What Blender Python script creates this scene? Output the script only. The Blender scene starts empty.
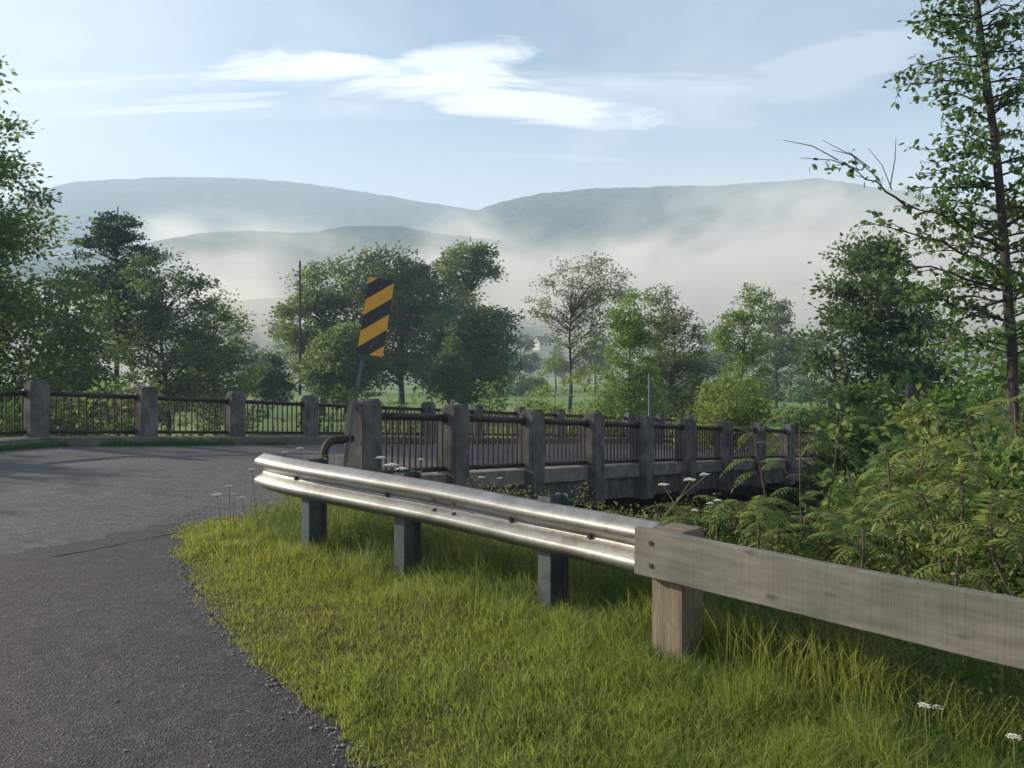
import bpy, bmesh, math, random
import numpy as np
from mathutils import Vector, Matrix, noise as mnoise
random.seed(7); rng = np.random.default_rng(11)
scn = bpy.context.scene
COL = scn.collection
R = math.radians
PI = math.pi
F = 780.0; HZ = 375.0; EYE = 1.55

def at(px, py, Y):
    return Vector(((px-512)/F*Y, Y, EYE+(HZ-py)/F*Y))

# ------------------------------------------------------------------ road frame
O = np.array([-8.5, 14.0]); PH0 = R(33.3); RAD = 105.0
D0 = np.array([math.sin(PH0), math.cos(PH0)]); N0 = np.array([math.cos(PH0), -math.sin(PH0)])
CEN = O + N0*RAD
def rp(s, t):
    if s <= 0:
        p = O + D0*s + N0*t; return Vector((p[0], p[1], 0))
    f = PH0+s/RAD
    return Vector((CEN[0]-math.cos(f)*(RAD-t), CEN[1]+math.sin(f)*(RAD-t), 0))
def rdir(s):
    f = PH0+max(s, 0)/RAD
    return Vector((math.sin(f), math.cos(f), 0)), Vector((math.cos(f), -math.sin(f), 0))
def st(x, y):
    x = np.asarray(x, float); y = np.asarray(y, float)
    dx = x-O[0]; dy = y-O[1]
    s = dx*D0[0]+dy*D0[1]; t = dx*N0[0]+dy*N0[1]
    wx = x-CEN[0]; wy = y-CEN[1]; rho = np.hypot(wx, wy)
    f = np.arctan2(wy, -wx)
    ok = (s > 0) & (np.hypot(dx, dy) < 90)
    return np.where(ok, RAD*(f-PH0), s), np.where(ok, RAD-rho, t)
def sm(a, b, x):
    u = np.clip((np.asarray(x, float)-a)/(b-a), 0, 1); return u*u*(3-2*u)
def zroad(s, t):
    s = np.asarray(s, float)
    ss = np.where(s < 0, -0.0*s, s); ss = np.minimum(ss, 30)
    return .29-.065*ss-.02*np.clip(t, -2, 16)
def vnoise(x, y, sc, seed=0):
    x = np.asarray(x, float)*sc; y = np.asarray(y, float)*sc
    xi = np.floor(x).astype(np.int64); yi = np.floor(y).astype(np.int64)
    fx = x-xi; fy = y-yi; fx = fx*fx*(3-2*fx); fy = fy*fy*(3-2*fy)
    def h(a, b):
        v = (a*374761393+b*668265263+seed*974634777) & 0x7fffffff
        v = ((v ^ (v >> 13))*1274126177) & 0x7fffffff
        return (v ^ (v >> 16))/float(0x7fffffff)
    return (h(xi, yi)*(1-fx)+h(xi+1, yi)*fx)*(1-fy)+(h(xi, yi+1)*(1-fx)+h(xi+1, yi+1)*fx)*fy
def zg(x, y):
    s, t = st(x, y)
    z = zroad(s, t)
    bank = sm(-1.7, 4.5, s)*(1-sm(19.5, 25, s))            # the river cut
    bank = bank*(1-sm(160, 200, np.abs(t)))
    onroad = (s < .2) & (t > -.7) & (t < 8.3)
    bank = np.where((t > -.7) & (t < 8.3), sm(.3, 1.2, s)*(1-sm(20, 21, s)), bank)
    z = z*(1-bank)+(-4.9)*bank
    off = sm(.7, 5, -t)                                       # behind the far railing
    z = z*(1-off)+np.minimum(z, -2.5)*off
    off = sm(3, 9, s-22)*sm(8.3, 14, t)
    z = z*(1-off)+np.minimum(z, -2.5)*off
    r = np.hypot(x, y)
    far = sm(25, 45, y)
    z = z*(1-far)+np.minimum(z, -2.5)*far
    z = z+np.clip(y-290, 0, 1e9)*.085*sm(290, 420, y)
    z = z+(vnoise(x, y, .8, 3)-.5)*.05*sm(.3, 2, s)*(y < 60)
    return z
def hit(px, py):
    dx = (px-512)/F; dz = (HZ-py)/F
    lo = .5
    Y = lo
    YS_ = np.arange(.5, 60, .02)
    bad = EYE+dz*YS_ < zg(dx*YS_, YS_)
    Y = float(YS_[np.argmax(bad)])
    return Vector((dx*Y, Y, float(zg(dx*Y, Y))))

# ------------------------------------------------------------------ objects helpers
def link(name, me, mat=None, parent=None):
    o = bpy.data.objects.new(name, me); COL.objects.link(o)
    if mat is not None and me is not None: me.materials.append(mat)
    if parent is not None: o.parent = parent
    return o
def tag(o, label=None, cat=None, group=None, kind=None):
    if label: o['label'] = label
    if cat: o['category'] = cat
    if group: o['group'] = group
    if kind: o['kind'] = kind
    return o
def empty(name, loc, rz=0):
    o = bpy.data.objects.new(name, None); COL.objects.link(o)
    o.location = loc; o.rotation_euler = (0, 0, rz); o.empty_display_size = .2
    return o
def local(o, pts, parent):
    pass
def mesh_np(name, V, faces_list, smooth=False):
    """faces_list: list of (k-gon int arrays)"""
    me = bpy.data.meshes.new(name)
    V = np.asarray(V, np.float32)
    me.vertices.add(len(V)); me.vertices.foreach_set('co', V.ravel())
    loops = np.concatenate([f.ravel() for f in faces_list]).astype(np.int32)
    tot = np.concatenate([np.full(len(f), f.shape[1], np.int32) for f in faces_list])
    st_ = np.concatenate([[0], np.cumsum(tot)[:-1]]).astype(np.int32)
    me.loops.add(len(loops)); me.loops.foreach_set('vertex_index', loops)
    me.polygons.add(len(tot)); me.polygons.foreach_set('loop_start', st_)
    me.polygons.foreach_set('use_smooth', np.full(len(tot), smooth, bool))
    me.update(calc_edges=True); me.validate()
    return me
class MB:
    def __init__(s): s.v = []; s.f = {3: [], 4: [], 'n': []}; s.n = 0
    def add(s, V, F_):
        V = np.asarray(V, float).reshape(-1, 3)
        for f in F_:
            k = len(f); g = [i+s.n for i in f]
            (s.f[k] if k in (3, 4) else s.f['n']).append(g)
        s.v.append(V); s.n += len(V)
    def box(s, c, size, rz=0, ch=0.0, M=None):
        hx, hy, hz = [q/2 for q in size]
        if ch > 0:
            bm = bmesh.new(); bmesh.ops.create_cube(bm, size=1)
            bmesh.ops.scale(bm, vec=size, verts=bm.verts)
            bmesh.ops.bevel(bm, geom=bm.edges[:], offset=ch, segments=2, affect='EDGES')
            bm.verts.index_update()
            V = np.array([v.co[:] for v in bm.verts]); FF = [[v.index for v in f.verts] for f in bm.faces]; bm.free()
        else:
            V = np.array([(x, y, z) for x in (-hx, hx) for y in (-hy, hy) for z in (-hz, hz)])
            FF = [(0, 1, 3, 2), (4, 6, 7, 5), (0, 4, 5, 1), (2, 3, 7, 6), (0, 2, 6, 4), (1, 5, 7, 3)]
        if M is not None:
            V = V @ np.array(M.to_3x3()).T
        ca, sa = math.cos(rz), math.sin(rz)
        V = np.stack([V[:, 0]*ca-V[:, 1]*sa, V[:, 0]*sa+V[:, 1]*ca, V[:, 2]], 1)+np.array(c[:])
        s.add(V, FF)
    def tube(s, pts, rad, n=6, cap=True):
        P = [Vector(p) for p in pts]; m = len(P)
        if not hasattr(rad, '__len__'): rad = [rad]*m
        V = []; up = None
        for i in range(m):
            d = (P[min(i+1, m-1)]-P[max(i-1, 0)])
            if d.length < 1e-9: d = Vector((0, 0, 1))
            d.normalize()
            if up is None:
                up = Vector((0, 0, 1)) if abs(d.z) < .9 else Vector((1, 0, 0))
            a = d.cross(up)
            if a.length < 1e-4: a = d.cross(Vector((.3, .9, .1)))
            a.normalize(); b = a.cross(d).normalized(); up = b
            for k in range(n):
                w = 2*PI*k/n
                V.append(P[i]+(a*math.cos(w)+b*math.sin(w))*rad[i])
        FF = [(i*n+k, i*n+(k+1) % n, (i+1)*n+(k+1) % n, (i+1)*n+k) for i in range(m-1) for k in range(n)]
        if cap: FF += [tuple(range(n))[::-1], tuple((m-1)*n+k for k in range(n))]
        s.add([tuple(v) for v in V], FF)
    def build(s, name, mat, parent=None, smooth=False, origin=None):
        V = np.concatenate(s.v)
        if parent is not None:
            V = V-np.array(parent_world(parent)[:])
        elif origin is not None:
            V = V-np.array(origin[:])
        lst = [np.array(s.f[k]) for k in (3, 4) if s.f[k]]
        from collections import defaultdict
        dd = defaultdict(list)
        for f in s.f['n']: dd[len(f)].append(f)
        lst += [np.array(v) for v in dd.values()]
        me = mesh_np(name, V, lst, smooth)
        o = link(name, me, mat, parent)
        if parent is None and origin is not None: o.location = origin
        return o
def parent_world(p):
    v = Vector((0, 0, 0))
    while p is not None:
        v = v+p.location; p = p.parent
    return v

# ------------------------------------------------------------------ materials
def newmat(name):
    m = bpy.data.materials.new(name); m.use_nodes = True
    nt = m.node_tree; nt.nodes.clear()
    out = nt.nodes.new('ShaderNodeOutputMaterial')
    return m, nt, out
def N(nt, typ, **kw):
    n = nt.nodes.new(typ)
    for k, v in kw.items():
        if k in n.inputs: n.inputs[k].default_value = v
        else: setattr(n, k, v)
    return n
def L(nt, a, b): nt.links.new(a, b)
def ramp(nt, fac, stops, interp='LINEAR'):
    r = nt.nodes.new('ShaderNodeValToRGB'); r.color_ramp.interpolation = interp
    e = r.color_ramp.elements
    while len(e) < len(stops): e.new(.5)
    for q, (p, c) in zip(e, stops): q.position = p; q.color = (*c, 1) if len(c) == 3 else c
    L(nt, fac, r.inputs[0]); return r
def leafmat(name, cols, sc=.6, trans=.57, rough=.5, spec=.3, tint=(.55, .68, .18)):
    m, nt, out = newmat(name)
    g = N(nt, 'ShaderNodeNewGeometry'); oi = N(nt, 'ShaderNodeObjectInfo')
    tc = N(nt, 'ShaderNodeTexCoord')
    nz = N(nt, 'ShaderNodeTexNoise', Scale=sc, Detail=3.0); L(nt, tc.outputs['Object'], nz.inputs['Vector'])
    a = N(nt, 'ShaderNodeMath', operation='MULTIPLY_ADD'); L(nt, g.outputs['Random Per Island'], a.inputs[0]); a.inputs[1].default_value = .55
    b = N(nt, 'ShaderNodeMath', operation='MULTIPLY'); L(nt, nz.outputs[0], b.inputs[0]); b.inputs[1].default_value = .5
    L(nt, b.outputs[0], a.inputs[2])
    n = len(cols)
    oo = N(nt, 'ShaderNodeMath', operation='MULTIPLY_ADD'); L(nt, oi.outputs['Random'], oo.inputs[0]); oo.inputs[1].default_value = .34; oo.inputs[2].default_value = -.15
    ab = N(nt, 'ShaderNodeMath', operation='ADD'); L(nt, a.outputs[0], ab.inputs[0]); L(nt, oo.outputs[0], ab.inputs[1])
    r = ramp(nt, ab.outputs[0], [(.1+.8*i/(n-1), c) for i, c in enumerate(cols)])
    p = N(nt, 'ShaderNodeBsdfPrincipled', Roughness=rough); p.inputs['Specular IOR Level'].default_value = spec
    L(nt, r.outputs[0], p.inputs['Base Color'])
    t = N(nt, 'ShaderNodeBsdfTranslucent')
    mx = N(nt, 'ShaderNodeMix', data_type='RGBA', blend_type='MIX'); mx.inputs[0].default_value = .55
    L(nt, r.outputs[0], mx.inputs[6]); mx.inputs[7].default_value = (tint[0]*.5, tint[1]*.5, tint[2]*.5, 1)
    L(nt, mx.outputs[2], t.inputs[0])
    ms = N(nt, 'ShaderNodeMixShader'); ms.inputs[0].default_value = trans
    L(nt, p.outputs[0], ms.inputs[1]); L(nt, t.outputs[0], ms.inputs[2]); L(nt, ms.outputs[0], out.inputs[0])
    return m
def surfmat(name, c1, c2, scale=3.0, rough=.8, bump=.3, bscale=40.0, metal=0.0, c3=None, coord='Object', stretch=None, spec=.4, detail=6.0, bdist=.01):
    m, nt, out = newmat(name)
    tc = N(nt, 'ShaderNodeTexCoord'); src = tc.outputs[coord]
    if stretch:
        mp = N(nt, 'ShaderNodeMapping'); mp.inputs['Scale'].default_value = stretch; L(nt, src, mp.inputs[0]); src = mp.outputs[0]
    nz = N(nt, 'ShaderNodeTexNoise', Scale=scale, Detail=detail, Roughness=.65); L(nt, src, nz.inputs['Vector'])
    stops = [(.3, c1), (.7, c2)] if c3 is None else [(.28, c1), (.5, c2), (.72, c3)]
    r = ramp(nt, nz.outputs[0], stops)
    p = N(nt, 'ShaderNodeBsdfPrincipled', Roughness=rough, Metallic=metal); p.inputs['Specular IOR Level'].default_value = spec
    L(nt, r.outputs[0], p.inputs['Base Color'])
    if bump:
        n2 = N(nt, 'ShaderNodeTexNoise', Scale=bscale, Detail=4.0); L(nt, src, n2.inputs['Vector'])
        bp = N(nt, 'ShaderNodeBump', Strength=bump, Distance=bdist); L(nt, n2.outputs[0], bp.inputs['Height']); L(nt, bp.outputs[0], p.inputs['Normal'])
    L(nt, p.outputs[0], out.inputs[0])
    return m

def asphalt(name, base, warm):
    m, nt, out = newmat(name)
    tc = N(nt, 'ShaderNodeTexCoord'); src = tc.outputs['Object']
    big = N(nt, 'ShaderNodeTexNoise', Scale=.7, Detail=6.0, Roughness=.6); L(nt, src, big.inputs['Vector'])
    r1 = ramp(nt, big.outputs[0], [(.3, tuple(c*.78 for c in base)), (.7, tuple(c*1.25 for c in base))])
    vo = N(nt, 'ShaderNodeTexVoronoi', Scale=95.0); L(nt, src, vo.inputs['Vector'])
    r2 = ramp(nt, vo.outputs['Color'], [(.0, (.35, .35, .35)), (.55, (.8, .8, .8)), (.8, (1.25, 1.22, 1.2)), (.97, (3.0, 2.8, 2.6))])
    mx = N(nt, 'ShaderNodeMix', data_type='RGBA', blend_type='MULTIPLY'); mx.inputs[0].default_value = 1
    L(nt, r1.outputs[0], mx.inputs[6]); L(nt, r2.outputs[0], mx.inputs[7])
    # tar lines and grit drifts
    md = N(nt, 'ShaderNodeTexNoise', Scale=7.0, Detail=5.0, Roughness=.7); L(nt, src, md.inputs['Vector'])
    r3 = ramp(nt, md.outputs[0], [(.35, (.72, .72, .74)), (.5, (1, 1, 1)), (.68, warm)])
    mx2 = N(nt, 'ShaderNodeMix', data_type='RGBA', blend_type='MULTIPLY'); mx2.inputs[0].default_value = 1
    L(nt, mx.outputs[2], mx2.inputs[6]); L(nt, r3.outputs[0], mx2.inputs[7])
    wv = N(nt, 'ShaderNodeTexVoronoi', Scale=.55, feature='DISTANCE_TO_EDGE')
    wn = N(nt, 'ShaderNodeTexNoise', Scale=1.8, Detail=4.0); L(nt, src, wn.inputs['Vector'])
    ad = N(nt, 'ShaderNodeMix', data_type='RGBA', blend_type='ADD'); ad.inputs[0].default_value = .55
    L(nt, src, ad.inputs[6]); L(nt, wn.outputs['Color'], ad.inputs[7]); L(nt, ad.outputs[2], wv.inputs['Vector'])
    r4 = ramp(nt, wv.outputs['Distance'], [(.0, (.45, .45, .45)), (.006, (1, 1, 1))])
    mx3 = N(nt, 'ShaderNodeMix', data_type='RGBA', blend_type='MULTIPLY'); mx3.inputs[0].default_value = .55
    L(nt, mx2.outputs[2], mx3.inputs[6]); L(nt, r4.outputs[0], mx3.inputs[7])
    p = N(nt, 'ShaderNodeBsdfPrincipled', Roughness=.78); p.inputs['Specular IOR Level'].default_value = .35
    L(nt, mx3.outputs[2], p.inputs['Base Color'])
    bp = N(nt, 'ShaderNodeBump', Strength=.7, Distance=.006); L(nt, vo.outputs['Distance'], bp.inputs['Height'])
    bp2 = N(nt, 'ShaderNodeBump', Strength=.5, Distance=.02); L(nt, md.outputs[0], bp2.inputs['Height']); L(nt, bp.outputs[0], bp2.inputs['Normal'])
    L(nt, bp2.outputs[0], p.inputs['Normal']); L(nt, p.outputs[0], out.inputs[0])
    return m

MAT = {}
MAT['asphalt'] = asphalt('side_road_asphalt', (.052, .047, .051), (1.35, 1.3, 1.22))
MAT['asphalt2'] = asphalt('main_road_asphalt', (.095, .091, .092), (1.3, 1.25, 1.18))
MAT['concrete'] = surfmat('weathered_concrete', (.05, .046, .042), (.115, .11, .102), 3, .95, .7, 60, c3=(.20, .195, .185), spec=.15, stretch=(1.4, 1.4, .9))
MAT['kerb'] = surfmat('kerb_concrete', (.07, .065, .055), (.17, .16, .14), 5, .9, .5, 60)
MAT['kerb_sun_tone'] = surfmat('sun_toned_kerb_concrete', (.11, .10, .088), (.27, .25, .22), 5, .9, .4, 60)  # kerb concrete again, lightened: sunlight on the near kerb's top put into the colour
MAT['gravel'] = surfmat('gravel', (.12, .11, .10), (.34, .31, .27), 30, .9, 0)
MAT['rust'] = surfmat('rusty_rail', (.025, .02, .018), (.065, .045, .036), 9, .7, .4, 90, metal=.2)
MAT['steelpost'] = surfmat('galvanised_post', (.06, .075, .08), (.13, .15, .15), 6, .55, .2, 60, metal=.55)
MAT['bark'] = surfmat('bark', (.025, .021, .018), (.065, .056, .047), 6, .95, .8, 25, stretch=(3, 3, .6), bdist=.03)
MAT['bark_thin'] = surfmat('twig_bark', (.06, .04, .028), (.14, .10, .075), 6, .9, .4, 40)
MAT['grey_wood'] = surfmat('grey_marker_wood', (.07, .075, .07), (.15, .16, .155), 8, .9, .4, 40, stretch=(4, 4, .5))
MAT['leaf_mid'] = leafmat('leaf_mid_green', [(0.038, 0.072, 0.032), (0.072, 0.131, 0.048), (0.136, 0.2, 0.072)], .25)
MAT['leaf_dark'] = leafmat('leaf_dark_green', [(0.028, 0.06, 0.032), (0.052, 0.102, 0.045), (0.088, 0.144, 0.06)], .25, .35)
MAT['leaf_pine'] = leafmat('pine_needles', [(0.015, 0.042, 0.027), (0.027, 0.063, 0.036), (0.048, 0.09, 0.045)], .3, .2, tint=(.3, .5, .15))
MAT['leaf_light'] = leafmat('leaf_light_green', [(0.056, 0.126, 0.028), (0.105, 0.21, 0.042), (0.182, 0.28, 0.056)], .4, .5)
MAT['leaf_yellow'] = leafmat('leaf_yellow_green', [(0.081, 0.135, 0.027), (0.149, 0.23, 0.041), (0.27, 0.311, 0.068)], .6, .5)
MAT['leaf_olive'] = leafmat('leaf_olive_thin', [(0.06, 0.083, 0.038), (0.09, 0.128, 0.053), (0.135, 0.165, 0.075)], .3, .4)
MAT['leaf_near'] = leafmat('leaf_near_maple', [(0.022, 0.062, 0.02), (0.044, 0.112, 0.027), (0.075, 0.163, 0.037)], 1.2, .5)
MAT['leaf_sumac'] = leafmat('leaf_sumac', [(0.036, 0.08, 0.026), (0.087, 0.16, 0.041), (0.174, 0.246, 0.058), (0.319, 0.319, 0.087)], 1.1, .5)
MAT['leaf_weed'] = leafmat('leaf_weed', [(.03, .06, .018), (.06, .10, .028), (.13, .15, .04), (.26, .21, .08)], 1.6, .5)
MAT['leaf_red'] = leafmat('leaf_turning', [(.06, .06, .02), (.16, .07, .03), (.25, .08, .04)], 2, .4, tint=(.8, .3, .1))
MAT['grass_near'] = leafmat('grass_blades', [(0.081, 0.132, 0.029), (0.172, 0.213, 0.04), (0.276, 0.287, 0.057), (0.345, 0.299, 0.103)], 1.3, .45, tint=(.8, .9, .1))
MAT['grass_lush'] = leafmat('lush_grass_blades', [(.06, .12, .025), (.12, .19, .035), (.19, .26, .05), (.27, .28, .08)], 1.6, .5, tint=(.8, 1.0, .15))
MAT['grass_dry'] = leafmat('dry_grass_blades', [(.11, .085, .04), (.17, .125, .06), (.24, .19, .09), (.16, .15, .05)], 2.0, .4, tint=(.7, .6, .2))
MAT['grass_dark'] = leafmat('grass_long_blades', [(0.042, 0.098, 0.028), (0.077, 0.168, 0.042), (0.14, 0.224, 0.07)], 1.3, .45)
MAT['flower'] = surfmat('white_umbel', (.62, .62, .5), (.78, .78, .70), 30, .8, 0)
MAT['stem'] = surfmat('green_stem', (.10, .12, .04), (.2, .18, .08), 10, .8, 0)
MAT['black_paint'] = surfmat('black_sheeting', (.008, .009, .012), (.018, .02, .026), 12, .4, 0)
MAT['yellow_paint'] = surfmat('yellow_sheeting', (.55, .25, .02), (.68, .33, .03), 9, .45, .05, 60)
MAT['house_white'] = surfmat('white_clapboard', (.42, .42, .4), (.55, .55, .52), 4, .7, .2, 8)
MAT['roof'] = surfmat('dark_shingles', (.05, .05, .055), (.10, .095, .09), 4, .8, .3, 8)
MAT['glass'] = surfmat('window_glass', (.02, .025, .03), (.04, .045, .05), 4, .15, 0)
MAT['dark_girder'] = surfmat('dark_girder', (.02, .024, .025), (.045, .046, .044), 5, .8, .3, 30)

def groundmat():
    m, nt, out = newmat('ground_soil_and_grass')
    tc = N(nt, 'ShaderNodeTexCoord'); src = tc.outputs['Object']
    n1 = N(nt, 'ShaderNodeTexNoise', Scale=1.5, Detail=8.0, Roughness=.7); L(nt, src, n1.inputs['Vector'])
    near = ramp(nt, n1.outputs[0], [(.3, (.05, .05, .02)), (.5, (.085, .09, .03)), (.7, (.13, .105, .05))])
    n2 = N(nt, 'ShaderNodeTexNoise', Scale=.02, Detail=6.0); L(nt, src, n2.inputs['Vector'])
    far = ramp(nt, n2.outputs[0], [(.35, (.06, .11, .03)), (.5, (.15, .21, .06)), (.68, (.24, .28, .10))])
    sp = N(nt, 'ShaderNodeSeparateXYZ'); L(nt, src, sp.inputs[0])
    mr = N(nt, 'ShaderNodeMapRange'); mr.inputs[1].default_value = 25; mr.inputs[2].default_value = 60; L(nt, sp.outputs[1], mr.inputs[0])
    mx = N(nt, 'ShaderNodeMix', data_type='RGBA'); L(nt, mr.outputs[0], mx.inputs[0]); L(nt, near.outputs[0], mx.inputs[6]); L(nt, far.outputs[0], mx.inputs[7])
    p = N(nt, 'ShaderNodeBsdfPrincipled', Roughness=.95); p.inputs['Specular IOR Level'].default_value = .1
    L(nt, mx.outputs[2], p.inputs['Base Color'])
    bp = N(nt, 'ShaderNodeBump', Strength=.8, Distance=.03); L(nt, n1.outputs[0], bp.inputs['Height']); L(nt, bp.outputs[0], p.inputs['Normal'])
    L(nt, p.outputs[0], out.inputs[0]); return m
MAT['ground'] = groundmat()
def forestmat(name, c1, c2, sc):
    m, nt, out = newmat(name)
    tc = N(nt, 'ShaderNodeTexCoord'); src = tc.outputs['Object']
    vo = N(nt, 'ShaderNodeTexVoronoi', Scale=sc); L(nt, src, vo.inputs['Vector'])
    nz = N(nt, 'ShaderNodeTexNoise', Scale=.006, Detail=6.0); L(nt, src, nz.inputs['Vector'])
    r = ramp(nt, nz.outputs[0], [(.35, c1), (.65, c2)])
    r2 = ramp(nt, vo.outputs['Color'], [(0, (.6, .6, .6)), (1, (1.4, 1.4, 1.3))])
    mx = N(nt, 'ShaderNodeMix', data_type='RGBA', blend_type='MULTIPLY'); mx.inputs[0].default_value = 1
    L(nt, r.outputs[0], mx.inputs[6]); L(nt, r2.outputs[0], mx.inputs[7])
    p = N(nt, 'ShaderNodeBsdfPrincipled', Roughness=1.0); p.inputs['Specular IOR Level'].default_value = 0
    L(nt, mx.outputs[2], p.inputs['Base Color'])
    bp = N(nt, 'ShaderNodeBump', Strength=1.0, Distance=6.0); bp.invert = True; L(nt, vo.outputs['Distance'], bp.inputs['Height']); L(nt, bp.outputs[0], p.inputs['Normal'])
    L(nt, p.outputs[0], out.inputs[0]); return m
MAT['forest'] = forestmat('forested_hillside', (.022, .045, .022), (.045, .075, .03), .09)

def woodmat():
    m, nt, out = newmat('weathered_board')
    tc = N(nt, 'ShaderNodeTexCoord'); src = tc.outputs['Object']
    mp = N(nt, 'ShaderNodeMapping'); mp.inputs['Scale'].default_value = (2.0, 14, 16); L(nt, src, mp.inputs[0])
    g = N(nt, 'ShaderNodeTexNoise', Scale=1.6, Detail=8.0, Roughness=.6); L(nt, mp.outputs[0], g.inputs['Vector'])
    r = ramp(nt, g.outputs[0], [(.3, (.115, .108, .096)), (.5, (.155, .146, .131)), (.7, (.195, .184, .168))])
    mp2 = N(nt, 'ShaderNodeMapping'); mp2.inputs['Scale'].default_value = (75, 8, 2.2); L(nt, src, mp2.inputs[0])
    g2 = N(nt, 'ShaderNodeTexNoise', Scale=1.3, Detail=5.0, Roughness=.7); L(nt, mp2.outputs[0], g2.inputs['Vector'])
    r2 = ramp(nt, g2.outputs[0], [(.35, (.68, .68, .68)), (.52, (1, 1, 1)), (.7, (1.12, 1.08, 1.05))])
    mx = N(nt, 'ShaderNodeMix', data_type='RGBA', blend_type='MULTIPLY'); mx.inputs[0].default_value = .4
    L(nt, r.outputs[0], mx.inputs[6]); L(nt, r2.outputs[0], mx.inputs[7])
    # knots
    mp3 = N(nt, 'ShaderNodeMapping'); mp3.inputs['Scale'].default_value = (3.0, 1, 7); L(nt, src, mp3.inputs[0])
    v = N(nt, 'ShaderNodeTexVoronoi', Scale=1.0); L(nt, mp3.outputs[0], v.inputs['Vector'])
    r3 = ramp(nt, v.outputs['Distance'], [(.0, (.3, .25, .2)), (.07, (.4, .34, .3)), (.14, (1, 1, 1))])
    mx2 = N(nt, 'ShaderNodeMix', data_type='RGBA', blend_type='MULTIPLY'); mx2.inputs[0].default_value = .8
    L(nt, mx.outputs[2], mx2.inputs[6]); L(nt, r3.outputs[0], mx2.inputs[7])
    big = N(nt, 'ShaderNodeTexNoise', Scale=2.5, Detail=3.0); L(nt, src, big.inputs['Vector'])
    r4 = ramp(nt, big.outputs[0], [(.35, (.75, .78, .7)), (.65, (1.1, 1.05, 1.0))])
    mx3 = N(nt, 'ShaderNodeMix', data_type='RGBA', blend_type='MULTIPLY'); mx3.inputs[0].default_value = 1
    L(nt, mx2.outputs[2], mx3.inputs[6]); L(nt, r4.outputs[0], mx3.inputs[7])
    p = N(nt, 'ShaderNodeBsdfPrincipled', Roughness=.85); L(nt, mx3.outputs[2], p.inputs['Base Color'])
    bp = N(nt, 'ShaderNodeBump', Strength=.5, Distance=.004); L(nt, g2.outputs[0], bp.inputs['Height'])
    bp2 = N(nt, 'ShaderNodeBump', Strength=.5, Distance=.004); L(nt, g.outputs[0], bp2.inputs['Height']); L(nt, bp.outputs[0], bp2.inputs['Normal'])
    L(nt, bp2.outputs[0], p.inputs['Normal']); L(nt, p.outputs[0], out.inputs[0]); return m
MAT['board'] = woodmat()
def galv():
    m, nt, out = newmat('galvanised_beam')
    tc = N(nt, 'ShaderNodeTexCoord'); src = tc.outputs['Object']
    n1 = N(nt, 'ShaderNodeTexNoise', Scale=2.2, Detail=6.0, Roughness=.7); L(nt, src, n1.inputs['Vector'])
    r = ramp(nt, n1.outputs[0], [(.35, (.22, .205, .185)), (.5, (.30, .295, .285)), (.68, (.38, .385, .39))])
    mp = N(nt, 'ShaderNodeMapping'); mp.inputs['Scale'].default_value = (30, 30, 2); L(nt, src, mp.inputs[0])
    n3 = N(nt, 'ShaderNodeTexNoise', Scale=2.0, Detail=4.0); L(nt, mp.outputs[0], n3.inputs['Vector'])
    r3 = ramp(nt, n3.outputs[0], [(.30, (.75, .68, .6)), (.5, (1, 1, 1))])
    mx = N(nt, 'ShaderNodeMix', data_type='RGBA', blend_type='MULTIPLY'); mx.inputs[0].default_value = .5
    L(nt, r.outputs[0], mx.inputs[6]); L(nt, r3.outputs[0], mx.inputs[7])
    n2 = N(nt, 'ShaderNodeTexVoronoi', Scale=60.0); L(nt, src, n2.inputs['Vector'])
    r2 = ramp(nt, n2.outputs['Color'], [(0, (.44, .44, .44)), (1, (.58, .58, .58))])
    p = N(nt, 'ShaderNodeBsdfPrincipled', Metallic=.8); L(nt, mx.outputs[2], p.inputs['Base Color']); L(nt, r2.outputs[0], p.inputs['Roughness'])
    bp = N(nt, 'ShaderNodeBump', Strength=.25, Distance=.01); L(nt, n1.outputs[0], bp.inputs['Height']); L(nt, bp.outputs[0], p.inputs['Normal'])
    L(nt, p.outputs[0], out.inputs[0]); return m
MAT['galv'] = galv()
MAT['wood_post'] = surfmat('wood_post', (.10, .08, .055), (.24, .19, .135), 2.2, .9, .6, 14, stretch=(12, 12, 1.0), bdist=.006)
def watermat():
    m, nt, out = newmat('river_water')
    p = N(nt, 'ShaderNodeBsdfPrincipled', Roughness=.08); p.inputs['Base Color'].default_value = (.012, .02, .018, 1)
    tc = N(nt, 'ShaderNodeTexCoord'); nz = N(nt, 'ShaderNodeTexNoise', Scale=2.5, Detail=3.0); L(nt, tc.outputs['Object'], nz.inputs['Vector'])
    bp = N(nt, 'ShaderNodeBump', Strength=.4, Distance=.03); L(nt, nz.outputs[0], bp.inputs['Height']); L(nt, bp.outputs[0], p.inputs['Normal'])
    L(nt, p.outputs[0], out.inputs[0]); return m
MAT['water'] = watermat()

# ------------------------------------------------------------------ asphalt edges
EDGE_PX = [(252, 506), (222, 507), (195, 512), (180, 524), (176, 545), (186, 575), (205, 606), (232, 640), (268, 674), (312, 712), (342, 740), (375, 768), (412, 812)]
EDGE = [rp(-.75, 8.25)]+[hit(*p) for p in EDGE_PX]
dv = Vector((.66, -.75, 0))
for q in range(1, 6): EDGE.append(EDGE[-1]+dv*1.6)
def resample(P, step):
    out = [P[0].copy()]
    for a, b in zip(P[:-1], P[1:]):
        n = max(1, int((b-a).length/step))
        for i in range(1, n+1): out.append(a.lerp(b, i/n))
    return out
def smoothp(P, it=2):
    for _ in range(it):
        Q = [P[0]]
        for a, b in zip(P[:-1], P[1:]): Q += [a*.75+b*.25, a*.25+b*.75]
        Q.append(P[-1]); P = Q
    return P
EDGE = resample(smoothp([Vector((p.x, p.y, 0)) for p in EDGE]), .06)
EDGE_A = np.array([(p.x, p.y) for p in EDGE])
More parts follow.
